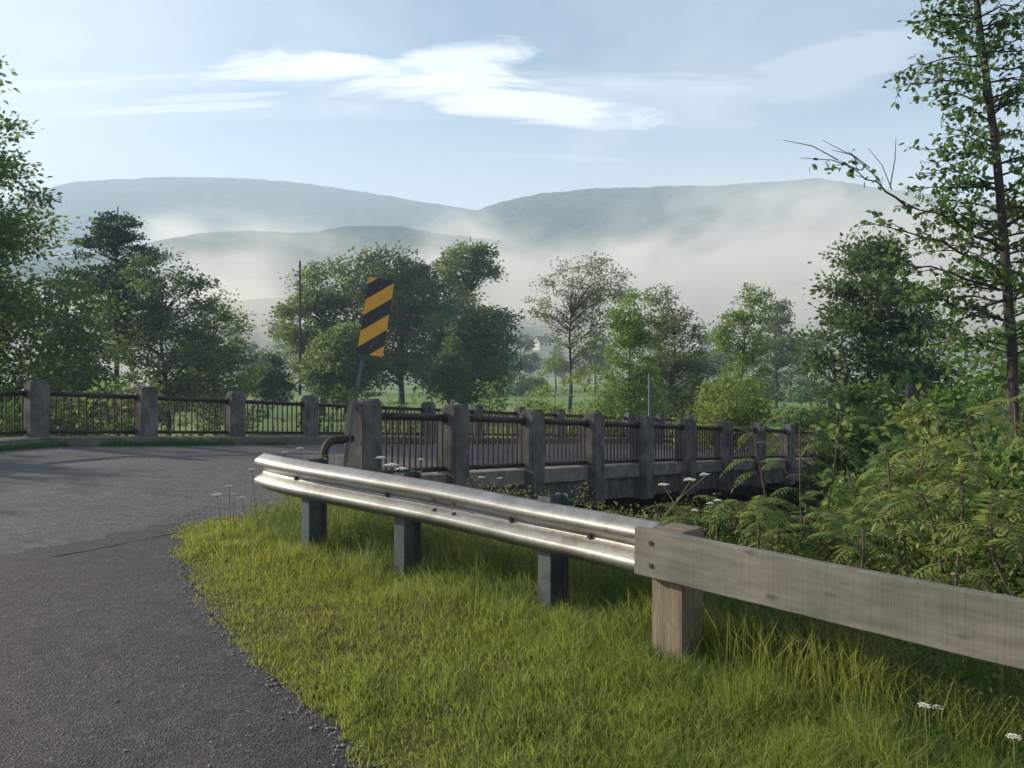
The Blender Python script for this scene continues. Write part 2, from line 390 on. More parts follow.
def edge_signed(x, y):
    """distance to the asphalt edge, >0 on the grass side"""
    x = np.asarray(x).ravel(); y = np.asarray(y).ravel()
    out = np.empty(len(x))
    T = np.gradient(EDGE_A, axis=0)
    for i in range(0, len(x), 20000):
        dx = x[i:i+20000, None]-EDGE_A[None, :, 0]; dy = y[i:i+20000, None]-EDGE_A[None, :, 1]
        k = np.argmin(dx*dx+dy*dy, 1); j = np.arange(len(k))
        d = np.sqrt((dx*dx+dy*dy)[j, k])
        cr = T[k, 0]*dy[j, k]-T[k, 1]*dx[j, k]
        out[i:i+20000] = np.where(cr > 0, d, -d)
    return out
def on_road(x, y):
    s, t = st(x, y)
    main = (t > .35) & (t < 8.1)
    side = (t >= 8.0) & (edge_signed(x, y).reshape(np.shape(x)) < 0) & (s < 5)
    return main | side

# ------------------------------------------------------------------ ground
def grid_axis(parts):
    out = []
    for a, b, n in parts: out += list(np.linspace(a, b, n, endpoint=False))
    out.append(parts[-1][1]); return np.array(out)
gx = grid_axis([(-2500, -300, 20), (-300, -40, 30), (-40, -12, 40), (-12, 14, 260), (14, 45, 50), (45, 300, 30), (300, 2500, 20)])
gy = grid_axis([(-400, -20, 12), (-20, -2, 20), (-2, 28, 300), (28, 60, 50), (60, 300, 50), (300, 620, 32), (620, 2600, 25)])
GX, GY = np.meshgrid(gx, gy)
Zg = zg(GX, GY)
road_m = on_road(GX, GY)
Zg = Zg-.02*road_m
Zg = np.where(np.hypot(GX, GY) > 1500, Zg, Zg)
ny, nx = GX.shape
idx = np.arange(nx*ny).reshape(ny, nx)
Q = np.stack([idx[:-1, :-1], idx[:-1, 1:], idx[1:, 1:], idx[1:, :-1]], -1).reshape(-1, 4)
o = link('ground', mesh_np('ground', np.stack([GX, GY, Zg], -1).reshape(-1, 3), [Q], True), MAT['ground']); tag(o, kind='structure')

def loft(A, B, n, zf, name, mat, zoff=0.0):
    V = []
    for a, b in zip(A, B):
        for i in range(n+1):
            p = a.lerp(b, (i/n)); V.append((p.x, p.y, zf(p.x, p.y)+zoff))
    m = len(A); w = n+1
    V = np.array(V, float)
    ii = np.arange(m*w).reshape(m, w)
    q = np.stack([ii[:-1, :-1], ii[:-1, 1:], ii[1:, 1:], ii[1:, :-1]], -1).reshape(-1, 4)
    o = link(name, mesh_np(name, V, [q], True), mat); return tag(o, kind='structure')
def zr_xy(x, y):
    s, t = st(x, y); return float(zroad(s, t))
ss = np.concatenate([np.linspace(-40, -8, 20), np.linspace(-7.5, 40, 140)])
loft([rp(s, .38) for s in ss], [rp(s, 8.14 if s < -.95 else 8.0) for s in ss], 14, zr_xy, 'main_road', MAT['asphalt2'])
# side road: from its kerbless right edge to the left edge
lefts = []
for i, p in enumerate(EDGE):
    u = i/(len(EDGE)-1)
    a = Vector((-19, -2.2, 0)).lerp(Vector((-6.5, -9, 0)), u)
    lefts.append(a)
# first fan point row lies on the seam t=8
jit = [Vector((p.x+(mnoise.noise(p*6)*.05), p.y+(mnoise.noise(p*6+Vector((5, 5, 5)))*.05), 0)) for p in EDGE]
lofted = loft(jit, lefts, 60, zr_xy, 'side_road', MAT['asphalt'], .004)
# clean: drop the part of the fan that would run over the main road
bm = bmesh.new(); bm.from_mesh(lofted.data)
kill = []
for f in bm.faces:
    c = f.calc_center_median(); s_, t_ = st(c.x, c.y)
    if t_ < 8.0+.12*mnoise.noise(Vector((c.x*1.5, c.y*1.5, 0))): kill.append(f)
bmesh.ops.delete(bm, geom=kill, context='FACES'); bm.to_mesh(lofted.data); bm.free()
# fill the wedge between the fan's first row and the main road
# dark patch on the main road
mb = MB()
pp = [hit(90, 463), hit(150, 461), hit(152, 465), hit(92, 467)]
# river
rv = []
for t in (-220, -2, 4, 12, 80):
    rv.append(t)
V = []; FF = []
for i, t in enumerate(rv):
    for s_ in (2.0, 20.5):
        p = rp(s_, t) if abs(t) < 60 else Vector((*(O+D0*s_+N0*t), 0))
        V.append((p.x, p.y, -4.25))
for i in range(len(rv)-1): FF.append((2*i, 2*i+1, 2*i+3, 2*i+2))
mb = MB(); mb.add(V, FF); tag(mb.build('river', MAT['water']), kind='structure')

# ------------------------------------------------------------------ hills
def ridge(name, prof, Y, depth, base, mat, rough, nxx=260, seed=1):
    px = np.array([p[0] for p in prof], float); py = np.array([p[1] for p in prof], float)
    xs = (px-512)/F*Y; zs = EYE+(HZ-py)/F*Y
    X = np.linspace(xs[0], xs[-1], nxx); T = np.linspace(-1, .5, 110)
    top = np.interp(X, xs, zs)
    k = np.ones(5)/5; top = np.convolve(np.pad(top, 2, 'edge'), k, 'valid')
    XX, TT = np.meshgrid(X, T)
    prof_t = np.where(TT < 0, 1-np.abs(TT)**1.25, 1-(TT*1.5)**2)
    YY = Y+TT*depth
    # keep silhouettes in angle: scale with distance is not applied, the ridge is real height
    nz = sum((vnoise(XX, YY, f, seed+i)-.5)*a for i, (f, a) in enumerate([(.004, 30), (.012, 14), (.05, 5), (.12, 4.5), (.2, 3)]))
    ZZ = base+(top[None, :]-base)*np.clip(prof_t, 0, 1)+nz*rough*np.clip(np.abs(TT)*2+.42, 0, 1)
    ny_, nx_ = XX.shape
    ii = np.arange(nx_*ny_).reshape(ny_, nx_)
    q = np.stack([ii[:-1, :-1], ii[:-1, 1:], ii[1:, 1:], ii[1:, :-1]], -1).reshape(-1, 4)
    o = link(name, mesh_np(name, np.stack([XX, YY, ZZ], -1).reshape(-1, 3), [q], True), mat); tag(o, kind='structure')
    return o
ridge('far_hills', [(-700, 260), (-300, 232), (-80, 222), (0, 208), (45, 192), (80, 180), (120, 178), (180, 177), (240, 178), (300, 181), (350, 188), (400, 197), (450, 207), (480, 213), (520, 222), (600, 240), (760, 262), (1000, 290)], 1500, 500, -10, MAT['forest'], 1.0, 620, 1)
ridge('right_hills', [(330, 300), (400, 250), (440, 222), (475, 209), (500, 201), (540, 192), (590, 187), (660, 186), (720, 184), (780, 180), (820, 177), (850, 180), (880, 188), (950, 198), (1030, 210), (1200, 222), (1500, 240), (1900, 260)], 1150, 480, -10, MAT['forest'], 1.0, 620, 31)
ridge('middle_hills', [(-600, 330), (-200, 300), (0, 268), (90, 256), (150, 246), (200, 236), (250, 231), (300, 235), (350, 228), (400, 227), (440, 234), (490, 240), (540, 254), (620, 272), (760, 300), (950, 322), (1300, 340)], 800, 300, -5, MAT['forest'], .8, 420, 61)
ridge('low_hills', [(-500, 345), (0, 328), (150, 318), (230, 308), (300, 300), (380, 300), (460, 308), (540, 316), (620, 318), (720, 322), (900, 326), (1200, 340), (1500, 350)], 520, 160, 0, MAT['forest'], .6, 300, 91)

# ------------------------------------------------------------------ bridge and railings
bridge = empty('bridge', rp(8, 4)+Vector((0, 0, float(zroad(8, 4))))); tag(bridge, 'concrete road bridge with stained edge beams over the shaded river', 'bridge')
def sweep(name, s0, s1, t0, t1, zt, zb, mat, parent, n=24, tag_=None, zc=None):
    V = []; FF = []
    for i in range(n+1):
        s_ = s0+(s1-s0)*i/n
        for t in (t0, t1):
            p = rp(s_, t); z = float(zroad(s_, (t0+t1)/2 if zc is None else zc))
            V += [(p.x, p.y, z+zb), (p.x, p.y, z+zt)]
    for i in range(n):
        a = 4*i; b = a+4
        FF += [(a, b, b+1, a+1), (a+2, a+3, b+3, b+2), (a+1, b+1, b+3, a+3), (a, a+2, b+2, b)]
    FF += [(0, 1, 3, 2), (4*n, 4*n+2, 4*n+3, 4*n+1)]
    m = MB(); m.add(V, FF); return m.build(name, mat, parent)
sweep('deck', .25, 21, .36, 7.98, -.03, -.38, MAT['dark_girder'], bridge)
sweep('kerb', -.9, 30, 7.62, 8.20, .17, -.06, MAT['kerb_sun_tone'], bridge, 30, zc=8.2)
sweep('kerb', -30, 30, -.3, .36, .15, -.4, MAT['kerb'], bridge, 50)
sweep('edge_beam', -.2, 24, 7.9, 8.13, -.06, -.46, MAT['concrete'], bridge, zc=8.2)
sweep('edge_beam', -.2, 24, -.45, .2, -.4, -.62, MAT['concrete'], bridge)
for t in (1.6, 3.2, 4.8, 6.6):
    sweep('girder', .2, 21, t, t+.3, -.38, -.95, MAT['dark_girder'], bridge)
sweep('abutment', -.6, .5, -.4, 8.5, -.5, -4.8, MAT['concrete'], bridge, 2)
sweep('abutment', 20.4, 21.4, -.4, 8.5, -.5, -4.8, MAT['concrete'], bridge, 2)
def railing(label, tpost, s_first, ds, k0, k1, zc, name='bridge_railing', hpost=1.12, down=.5):
    root = empty(name, rp(s_first, tpost)+Vector((0, 0, float(zroad(s_first, zc)))))
    tag(root, label, 'railing', 'railings along the two sides of the bridge')
    posts = []
    for k in range(k0, k1+1):
        s_ = s_first+ds*k+(.22 if (k == k0 and down > .3) else 0); p = rp(s_, tpost); z = float(zroad(s_, zc)); d, n = rdir(s_); rz = math.atan2(d.y, d.x)
        m = MB()
        big = 1.0
        w, l = .27*big, .34*big
        jw = 1+.04*random.uniform(-1, 1)
        m.box(Vector((p.x, p.y, z+(hpost-.06-down)/2+.0)), (l*jw, w, hpost-.06+down), rz, .014)
        m.box(Vector((p.x, p.y, z+hpost-.05)), (l*jw*.93, w*.93, .11), rz, .035)
        # pilaster on the road side that takes the rails
        q = p-n*(w/2+.045)
        m.box(Vector((q.x, q.y, z+.40)), (l*.62, .12, 1.12), rz, .012)
        o_ = m.build('concrete_post', MAT['concrete'], root); posts.append((p, z, s_))
    for k in range(len(posts)-1):
        (p, z, s_), (q, z2, s2) = posts[k], posts[k+1]
        d, n = rdir((s_+s2)/2)
        a = Vector((p.x, p.y, z))-n*.06; b = Vector((q.x, q.y, z2))-n*.06
        e = (b-a).normalized(); a2 = a+e*.15; b2 = b-e*.15; U = Vector((0, 0, 1))
        m = MB(); m.tube([a2+U*.94, b2+U*.94], .048, 10); m.tube([a2+U*.94, a2+e*.05+U*.94], .075, 10); m.tube([b2-e*.05+U*.94, b2+U*.94], .075, 10)
        m.build('top_rail', MAT['rust'], root, True)
        m = MB(); m.tube([a2+U*.24, b2+U*.24], .034, 8); m.build('bottom_rail', MAT['rust'], root, True)
        m = MB(); nb = 13
        for i in range(nb):
            c = a2.lerp(b2, (i+.5)/nb)
            m.box(c+U*.585, (.022, .022, .66), math.atan2(e.y, e.x)+.0)
        m.build('baluster_panel', MAT['rust'], root)
    return root, posts
nr, nposts = railing('near railing of square concrete posts and rusty balusters beside the guardrail', 8.22, 1.65, 2.1, -1, 11, 8.2)
fr, fposts = railing('far railing of concrete posts and rusty balusters running across the left edge', -.05, 0.0, 2.08, -2, 13, 0, down=.3, hpost=1.16)
fr['label'] = 'far railing of concrete posts and balusters continuing along the road on the left'
# bent pipe at the corner post
cp, cz, cs = nposts[0]
d, n = rdir(cs)
m = MB()
c0 = Vector((cp.x, cp.y, cz))-d*.2-n*.02
pts = []
for a in np.linspace(0, PI/2, 7):
    pts.append(c0-d*(.28+.14*math.sin(a))+Vector((0, 0, .68-.14+.14*math.cos(a))))
m.tube([c0+Vector((0, 0, .68))]+pts+[pts[-1]-Vector((0, 0, .62))], .045, 10)
m.tube([c0+Vector((0, 0, .30)), pts[-1]-Vector((0, 0, .27))], .03, 8)
m.build('end_rail', MAT['rust'], nr, True)

# ------------------------------------------------------------------ guardrail
gr = empty('guardrail', Vector((.62, 4.3, float(zg(.62, 4.3)))))
tag(gr, 'galvanised W-beam guardrail joined to a weathered wooden board at the grass verge', 'guardrail')
bp_px = [(264, 470.5, 6.9), (275, 473.5, 6.58), (300, 479, 6.3), (350, 488, 5.95), (450, 506, 5.35), (530, 524, 4.92), (600, 538, 4.52), (662, 551.5, 4.13)]
BL = [at(px, py, Y) for px, py, Y in bp_px]
BL = smoothp(BL, 2); BL = resample(BL, .06)
# W profile: (out, up)
prof = [(.0, .155), (.012, .148), (.045, .128), (.078, .105), (.083, .09), (.083, .07), (.076, .058), (.03, .025), (.008, .008), (.004, 0)]
prof = prof+[(a, -b) for a, b in prof[::-1][1:]]
V = []; FF = []
for i, p in enumerate(BL):
    e = (BL[min(i+1, len(BL)-1)]-BL[max(i-1, 0)]); e.z = 0; e.normalize()
    nn = Vector((e.y, -e.x, 0))
    if nn.y > 0: nn = -nn
    # outward is towards the side road
    for a, b in prof: V.append(tuple(p+nn*a+Vector((0, 0, b))))
w = len(prof)
for i in range(len(BL)-1):
    for j in range(w-1): FF.append((i*w+j, i*w+j+1, (i+1)*w+j+1, (i+1)*w+j))
m = MB(); m.add(V, FF); beam = m.build('metal_beam', MAT['galv'], gr, True)
sol = beam.modifiers.new('thickness', 'SOLIDIFY'); sol.thickness = .004; sol.offset = -1
def along(Pl, px):
    for a, b in zip(Pl[:-1], Pl[1:]):
        xa = 512+F*a.x/a.y; xb = 512+F*b.x/b.y
        if xa <= px <= xb: return a.lerp(b, (px-xa)/(xb-xa+1e-9)), (b-a).normalized()
    return Pl[-1], (Pl[-1]-Pl[-2]).normalized()
for px, topz in ((304, .16), (398, .17), (543, .185)):
    p, e = along(BL, px); e.z = 0; e.normalize(); nn = Vector((e.y, -e.x, 0)); nn = nn if nn.y < 0 else -nn
    g = float(zg(p.x, p.y))-.35
    c = p-nn*.10; rz = math.atan2(e.y, e.x); h = (p.z+topz)-g
    m = MB()  # I-section: flanges parallel to the beam
    for oo in (-.085, .085): m.box(Vector((c.x, c.y, g+h/2))+nn*oo, (.105, .008, h), rz, .002)
    m.box(Vector((c.x, c.y, g+h/2)), (.007, .162, h), rz)
    m.build('steel_post', MAT['steelpost'], gr)
for px in (297, 388, 512, 591):
    p, e = along(BL, px); e.z = 0; e.normalize(); nn = Vector((e.y, -e.x, 0)); nn = nn if nn.y < 0 else -nn
    m = MB(); m.tube([p+nn*.004, p+nn*.022], [.02, .014], 8); m.build('bolt', MAT['rust'], gr)
for px in (448,):
    p, e = along(BL, px); e.normalize(); nn = Vector((e.y, -e.x, 0)).normalized(); nn = nn if nn.y < 0 else -nn
    for du in (-.09, .09):
        for dz in (-.035, .035, ):
            q = p+e*du+Vector((0, 0, dz)); o_ = .05
            m = MB(); m.tube([q+nn*(o_-.03), q+nn*(o_+.006)], [.013, .009], 8); m.build('bolt', MAT['steelpost'], gr)
# wooden board and post
b0 = at(634, 550.5, 4.07); b1 = at(1024, 636.5, 2.78); e = (b1-b0).normalized(); b1 = b0+e*3.3
e2 = Vector((e.x, e.y, 0)).normalized(); nn = Vector((e2.y, -e2.x, 0)); nn = nn if nn.y < 0 else -nn
Lb = (b1-b0).length
bme = bmesh.new(); bmesh.ops.create_cube(bme, size=1); bmesh.ops.scale(bme, vec=(Lb, .055, .243), verts=bme.verts)
bmesh.ops.bevel(bme, geom=bme.edges[:], offset=.004, segments=1, affect='EDGES')
bmesh.ops.subdivide_edges(bme, edges=[ed for ed in bme.edges if abs(ed.verts[0].co.x-ed.verts[1].co.x) > 1], cuts=60)
for v in bme.verts:
    v.co.y += .004*mnoise.noise(Vector((v.co.x*1.2, 0, 0))); v.co.z += .006*mnoise.noise(Vector((v.co.x*2.2, v.co.y*5, 3)))+.0015*mnoise.noise(Vector((v.co.x*14, v.co.z*5, 3)))
me = bpy.data.meshes.new('wooden_board'); bme.to_mesh(me); bme.free()
bo = link('wooden_board', me, MAT['board'], gr)
mid = (b0+b1)/2-nn*.0275; bo.location = mid-gr.location
bo.rotation_euler = (0, math.asin(-(e.z)), math.atan2(e2.y, e2.x))
for zz in (.055, -.06):
    m = MB(); q = b0+e2*.11+Vector((0, 0, zz)); m.tube([q+nn*-.005, q+nn*.006], [.014, .012], 10); m.build('bolt', MAT['rust'], gr)
def wpost(u, ztop, gr_):
    c = b0+e2*u-nn*(.055+.115); g = float(zg(c.x, c.y))-.4; zt = b0.z+ztop
    m = MB(); m.box(Vector((c.x, c.y, (g+zt)/2)), (.20, .19, zt-g), math.atan2(e2.y, e2.x), .008)
    return m.build('wooden_post', MAT['wood_post'], gr_)
wpost(.155, .122, gr)
wpost(2.35, .10, gr)

# ------------------------------------------------------------------ object marker sign
sg = empty('hazard_marker_sign', hit(346, 462))
tag(sg, 'leaning roadside marker with black and yellow diagonal stripes on a steel post', 'sign')
YS = 9.0
foot = at(344, 470, YS); topp = at(374, 285, YS+.35); ax = (topp-foot).normalized()
side = Vector((.88, .10, -.24)); side = (side-ax*side.dot(ax)).normalized(); nrm = side.cross(ax).normalized()
if nrm.y > 0: nrm = -nrm
m = MB()
M3 = Matrix((side, nrm, ax)).transposed()
mid = (foot+topp)/2+nrm*-.0; Lp = (topp-foot).length
m.box(mid, (.03, .005, Lp), 0, 0, M3)
for sgn in (-1, 1): m.box(mid+side*.02*sgn-nrm*.012, (.005, .03, Lp), 0, 0, M3)
m.build('sign_post', MAT['steelpost'], sg)
pc = at(376, 317, YS+.25)+nrm*.02
W_, H_ = .30, .93
panel = empty('panel', (0, 0, 0)); bpy.data.objects.remove(panel)
def clip_poly(poly, f):
    out = []
    for i in range(len(poly)):
        a, b = poly[i], poly[(i+1) % len(poly)]; fa, fb = f(a), f(b)
        if fa >= 0: out.append(a)
        if (fa >= 0) != (fb >= 0):
            u = fa/(fa-fb); out.append((a[0]+(b[0]-a[0])*u, a[1]+(b[1]-a[1])*u))
    return out
rect = [(-W_/2, -H_/2), (W_/2, -H_/2), (W_/2, H_/2), (-W_/2, H_/2)]
m = MB(); m.box(pc, (W_, .004, H_), 0, 0, M3)
pl = m.build('panel', MAT['black_paint'], sg)
m = MB()
per = .385; slope = .85
for k in range(-4, 5):
    lo = .12+k*per; hi = lo+per*.5
    pg = clip_poly(rect, lambda q: q[1]-slope*q[0]-lo); pg = clip_poly(pg, lambda q: hi-(q[1]-slope*q[0])) if len(pg) > 2 else pg
    if len(pg) > 2:
        base = [pc+side*a+ax*b+nrm*.0045 for a, b in pg]; n_ = len(base)
        back = [p-nrm*.0015 for p in base]
        m.add([tuple(p) for p in base+back], [tuple(range(n_)), tuple(range(2*n_-1, n_-1, -1))]+[(i, (i+1) % n_, n_+(i+1) % n_, n_+i) for i in range(n_)])
m.build('yellow_stripe', MAT['yellow_paint'], pl)
m = MB()
for q in (-.36, .36): m = MB(); m.tube([pc+ax*q+nrm*.004, pc+ax*q+nrm*.014], .012, 8); m.build('bolt', MAT['steelpost'], sg)

# ------------------------------------------------------------------ foliage tools
def unit(v): return v/np.maximum(np.linalg.norm(v, axis=1, keepdims=True), 1e-9)
def leaf_geo(P, A, Nn, size, aspect=.55, hi=False):
    """P base, A axis, Nn approx normal"""
    n = len(P); A = unit(A); W = unit(np.cross(Nn, A)); U = np.cross(A, W)
    s = np.asarray(size).reshape(-1, 1)*np.ones((n, 1))
    if not hi:
        V = np.stack([P, P+A*s*.45+W*s*aspect*.5+U*s*.08, P+A*s, P+A*s*.45-W*s*aspect*.5+U*s*.08], 1).reshape(-1, 3)
        i = np.arange(n)*4; return V, [np.stack([i, i+1, i+2, i+3], 1)]
    V = np.stack([P, P+A*s*.25+W*s*aspect*.42+U*s*.06, P+A*s*.62+W*s*aspect*.40+U*s*.04, P+A*s-U*s*.08, P+A*s*.62-W*s*aspect*.40+U*s*.04, P+A*s*.25-W*s*aspect*.42+U*s*.06, P+A*s*.5], 1).reshape(-1, 3)
    i = np.arange(n)*7
    return V, [np.stack([i, i+1, i+2, i+6], 1), np.stack([i+6, i+2, i+3, i+4], 1), np.stack([i, i+6, i+4, i+5], 1)]
def rand_dir(n, up=0.0):
    v = rng.normal(size=(n, 3)); v[:, 2] += up; return unit(v)
def blob_points(blobs, n, gap=.42, seed=0, shell=.5):
    out = []
    w = np.array([b[1][0]*b[1][1]*b[1][2] for b in blobs])**.8; w = w/w.sum()
    while len(out) < n:
        b = blobs[rng.choice(len(blobs), p=w)]
        d = rand_dir(1)[0]; r = rng.uniform(shell**3, 1)**(1/3)
        r *= 1+.16*mnoise.noise(Vector(d*2.3)+Vector((seed*3.1, 0, 0)))
        p = np.array(b[0])+d*r*np.array(b[1])
        q = mnoise.noise(Vector(p/(max(b[1])*.45))+Vector((seed*7.7, 1.3, 0)))*.5+.5
        if q < gap and rng.random() < .85: continue
        out.append(p)
    return np.array(out)
def make_tree(name, label, cat, base, H, blobs, nclus, nleaf, lsize, mat, trunk_r=.2, crad=.8, lean=(0, 0), gap=.42, seed=0, flat=.55, branches=True, hi=False, group=None, extra=None, droop=0., trunk_top=.85, bark='bark', up=.5, shell=.45, aspect=.6):
    """blobs relative to the base, in metres"""
    root = empty(name, base); tag(root, label, cat, group)
    b = np.array(base[:])
    C = blob_points(blobs, nclus, gap, seed, shell)
    m = MB()
    tp = [Vector((lean[0]*u*u*H+.03*H*mnoise.noise(Vector((seed, u*2, 0))), lean[1]*u*u*H+.03*H*mnoise.noise(Vector((seed+9, u*2, 0))), u*H*trunk_top-.3*(u == 0))) for u in np.linspace(0, 1, 9)]
    tp0 = tp[0]
    m.tube([p+base for p in tp], [trunk_r*(1.25 if i == 0 else 1)*(1-.85*i/8) for i in range(9)], 8)
    def trunk_at(z):
        u = min(max(z/(H*trunk_top), .0), 1)*8; i = min(int(u), 7); return tp[i].lerp(tp[i+1], u-i)
    if branches:
        order = rng.permutation(len(C))[:min(len(C), 90)]
        for i in order:
            c = Vector(C[i]); h = math.hypot(c.x, c.y)
            a = trunk_at(max(H*.12, min(c.z-h*.55, H*.8*trunk_top)))
            mid1 = a.lerp(c, .5)+Vector((0, 0, .08*h))+Vector(rng.normal(size=3)*.05*h)
            r0 = trunk_r*.28*min(1, h/(H*.25)+.3)
            m.tube([a+base, a.lerp(mid1, .5)+base+Vector(rng.normal(size=3)*.02*h), mid1+base, mid1.lerp(c, .55)+base+Vector(rng.normal(size=3)*.03*h), c+base], [r0, r0*.8, r0*.55, r0*.35, r0*.12], 5, False)
    m.build('trunk', MAT[bark], root, True)
    # leaves
    k = rng.poisson(nleaf, len(C))+3
    cr = rng.uniform(.5, 1.35, len(C))*crad
    idx_ = np.repeat(np.arange(len(C)), k); n = len(idx_)
    off = np.clip(rng.normal(size=(n, 3))*.52, -1.5, 1.5)*np.array([1, 1, flat])*cr[idx_, None]
    P = C[idx_]+off
    A = off+rand_dir(n)*cr[idx_, None]*.6; A[:, 2] -= droop*cr[idx_]
    Nn = rand_dir(n, up*2)
    V, Fs = leaf_geo(P, A, Nn, lsize*rng.uniform(.6, 1.3, n), aspect, hi)
    me = mesh_np('crown', V, Fs, True)
    link('crown', me, MAT[mat], root)
    return root

def px_tree(name, label, cat, px, ytop, w_px, Y, mat, nclus=90, nleaf=60, lsize=.35, crad=None, zbase=None, blobs=None, **kw):
    """a tree that stands at distance Y, sized from the metres its silhouette spans there"""
    x = (px-512)/F*Y
    zb = float(zg(x, Y)) if zbase is None else zbase
    top = EYE+(HZ-ytop)/F*Y; H = top-zb; Wm = w_px/F*Y
    base = Vector((x, Y, zb))
    if blobs is None:
        blobs = [((0, 0, .60*H), (.40*Wm, .38*Wm, .32*H)), ((-.22*Wm, 0, .45*H), (.3*Wm, .3*Wm, .22*H)), ((.24*Wm, .05*Wm, .48*H), (.28*Wm, .3*Wm, .22*H)), ((.03*Wm, 0, .82*H), (.2*Wm, .2*Wm, .18*H))]
    else:
        blobs = [((a*Wm, b_*Wm, c*H), (d_*Wm, e_*Wm, f_*H)) for a, b_, c, d_, e_, f_ in blobs]
    if name != 'bush': nclus = int(nclus*1.35); lsize *= .85; nleaf = int(nleaf*1.15)
    return make_tree(name, label, cat, base, H, blobs, nclus, nleaf, lsize, mat, crad=crad or .11*Wm, **kw)

GT = 'trees in the misty valley beyond the bridge'
# left edge tree
px_tree('maple_tree', 'large leafy tree cut by the left edge with drooping sprays against the sky', 'tree', -85, 50, 330, 27, 'leaf_mid', 260, 150, .24, crad=.95, trunk_r=.28, gap=.30, seed=2, group=GT,
        blobs=[(0, 0, .55, .38, .36, .36), (.28, 0, .38, .27, .25, .26), (.08, -.1, .78, .26, .25, .2), (.27, 0, .15, .25, .25, .16)])
px_tree('spruce_tree', 'tall dark conifer with a ragged pointed top behind the left railing', 'tree', 118, 201, 118, 55, 'leaf_pine', 250, 60, .26, crad=.62, trunk_r=.26, gap=.42, seed=3, flat=.22, group=GT, trunk_top=.98,
        blobs=[(0, 0, .90, .20, .2, .07), (.0, 0, .80, .34, .3, .09), (-.05, 0, .66, .42, .4, .09), (.1, 0, .55, .36, .4, .08)])
px_tree('spruce_tree', 'dark low conifer filling the gap right of the left edge tree', 'tree', 68, 262, 95, 48, 'leaf_pine', 200, 80, .26, crad=.7, trunk_r=.24, gap=.35, seed=4, flat=.28, group=GT, trunk_top=.95,
        blobs=[(0, 0, .80, .2, .2, .18), (.0, 0, .55, .36, .3, .2), (0, 0, .27, .48, .4, .22)])
px_tree('ash_tree', 'airy broad tree with forking limbs left of the pale field gap', 'tree', 165, 246, 128, 52, 'leaf_mid', 150, 70, .28, crad=.75, trunk_r=.22, gap=.42, seed=5, group=GT,
        blobs=[(0, 0, .78, .34, .3, .2), (-.28, 0, .62, .26, .3, .15), (.2, 0, .50, .32, .3, .17), (-.1, 0, .33, .4, .3, .14)])
px_tree('ash_tree', 'rounded tree with lacy right side next to the field gap', 'tree', 214, 288, 80, 56, 'leaf_mid', 90, 80, .28, crad=.75, trunk_r=.16, gap=.40, seed=6, group=GT,
        blobs=[(.0, 0, .74, .42, .4, .22), (.15, 0, .50, .4, .4, .2), (-.2, 0, .35, .4, .4, .2)])
# central cluster
px_tree('maple_tree', 'grey green tree standing left of the striped marker', 'tree', 322, 256, 90, 78, 'leaf_mid', 140, 75, .42, crad=1.1, trunk_r=.3, gap=.38, seed=7, group=GT,
        blobs=[(.08, 0, .80, .38, .35, .18), (-.12, 0, .58, .42, .4, .2), (.1, 0, .36, .45, .4, .2)])
px_tree('maple_tree', 'tallest broad dark tree directly behind the striped marker', 'tree', 402, 252, 128, 82, 'leaf_dark', 230, 90, .44, crad=1.3, trunk_r=.36, gap=.3, seed=8, group=GT,
        blobs=[(-.1, 0, .82, .34, .3, .17), (.1, 0, .68, .4, .4, .22), (-.05, 0, .45, .48, .4, .22)])
px_tree('elm_tree', 'vase shaped open tree rising above the dark cluster right of the marker', 'tree', 466, 239, 66, 88, 'leaf_mid', 75, 62, .40, crad=.95, trunk_r=.30, gap=.40, seed=9, group=GT,
        blobs=[(0, 0, .90, .44, .4, .08), (-.25, 0, .82, .2, .3, .07), (.25, 0, .80, .22, .3, .07), (.0, 0, .70, .2, .3, .08)])
px_tree('maple_tree', 'dark dense rounded tree low at the right end of the central cluster', 'tree', 464, 301, 100, 74, 'leaf_dark', 180, 95, .40, crad=1.1, trunk_r=.26, gap=.25, seed=10, group=GT,
        blobs=[(.1, 0, .74, .42, .4, .22), (0, 0, .42, .5, .45, .28)])
px_tree('birch_tree', 'small pale green tree in front of the dark cluster', 'tree', 448, 330, 38, 66, 'leaf_olive', 60, 60, .28, crad=.55, trunk_r=.1, gap=.3, seed=11, group=GT)
px_tree('maple_tree', 'low bushy tree beside the left foot of the central cluster', 'tree', 268, 351, 46, 72, 'leaf_dark', 60, 80, .32, crad=.7, trunk_r=.12, gap=.25, seed=12, group=GT)
px_tree('maple_tree', 'squat dark green tree below the grey green one', 'tree', 345, 322, 90, 70, 'leaf_mid', 110, 80, .36, crad=.9, trunk_r=.2, gap=.32, seed=13, group=GT)
px_tree('dead_elm_tree', 'thin twiggy half bare tree in the middle with a leaning trunk', 'tree', 568, 250, 104, 60, 'leaf_olive', 150, 36, .22, crad=.62, trunk_r=.17, gap=.36, seed=14, group=GT, trunk_top=.8, lean=(.05, 0),
        blobs=[(.18, 0, .84, .40, .35, .13), (-.12, 0, .70, .30, .3, .13), (.36, 0, .68, .26, .3, .14), (.15, 0, .52, .3, .3, .14)])
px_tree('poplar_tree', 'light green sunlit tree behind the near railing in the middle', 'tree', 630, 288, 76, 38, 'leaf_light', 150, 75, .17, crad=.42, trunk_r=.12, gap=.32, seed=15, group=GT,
        blobs=[(.0, 0, .80, .24, .3, .18), (.02, 0, .55, .38, .35, .26), (-.05, 0, .3, .46, .4, .26)])
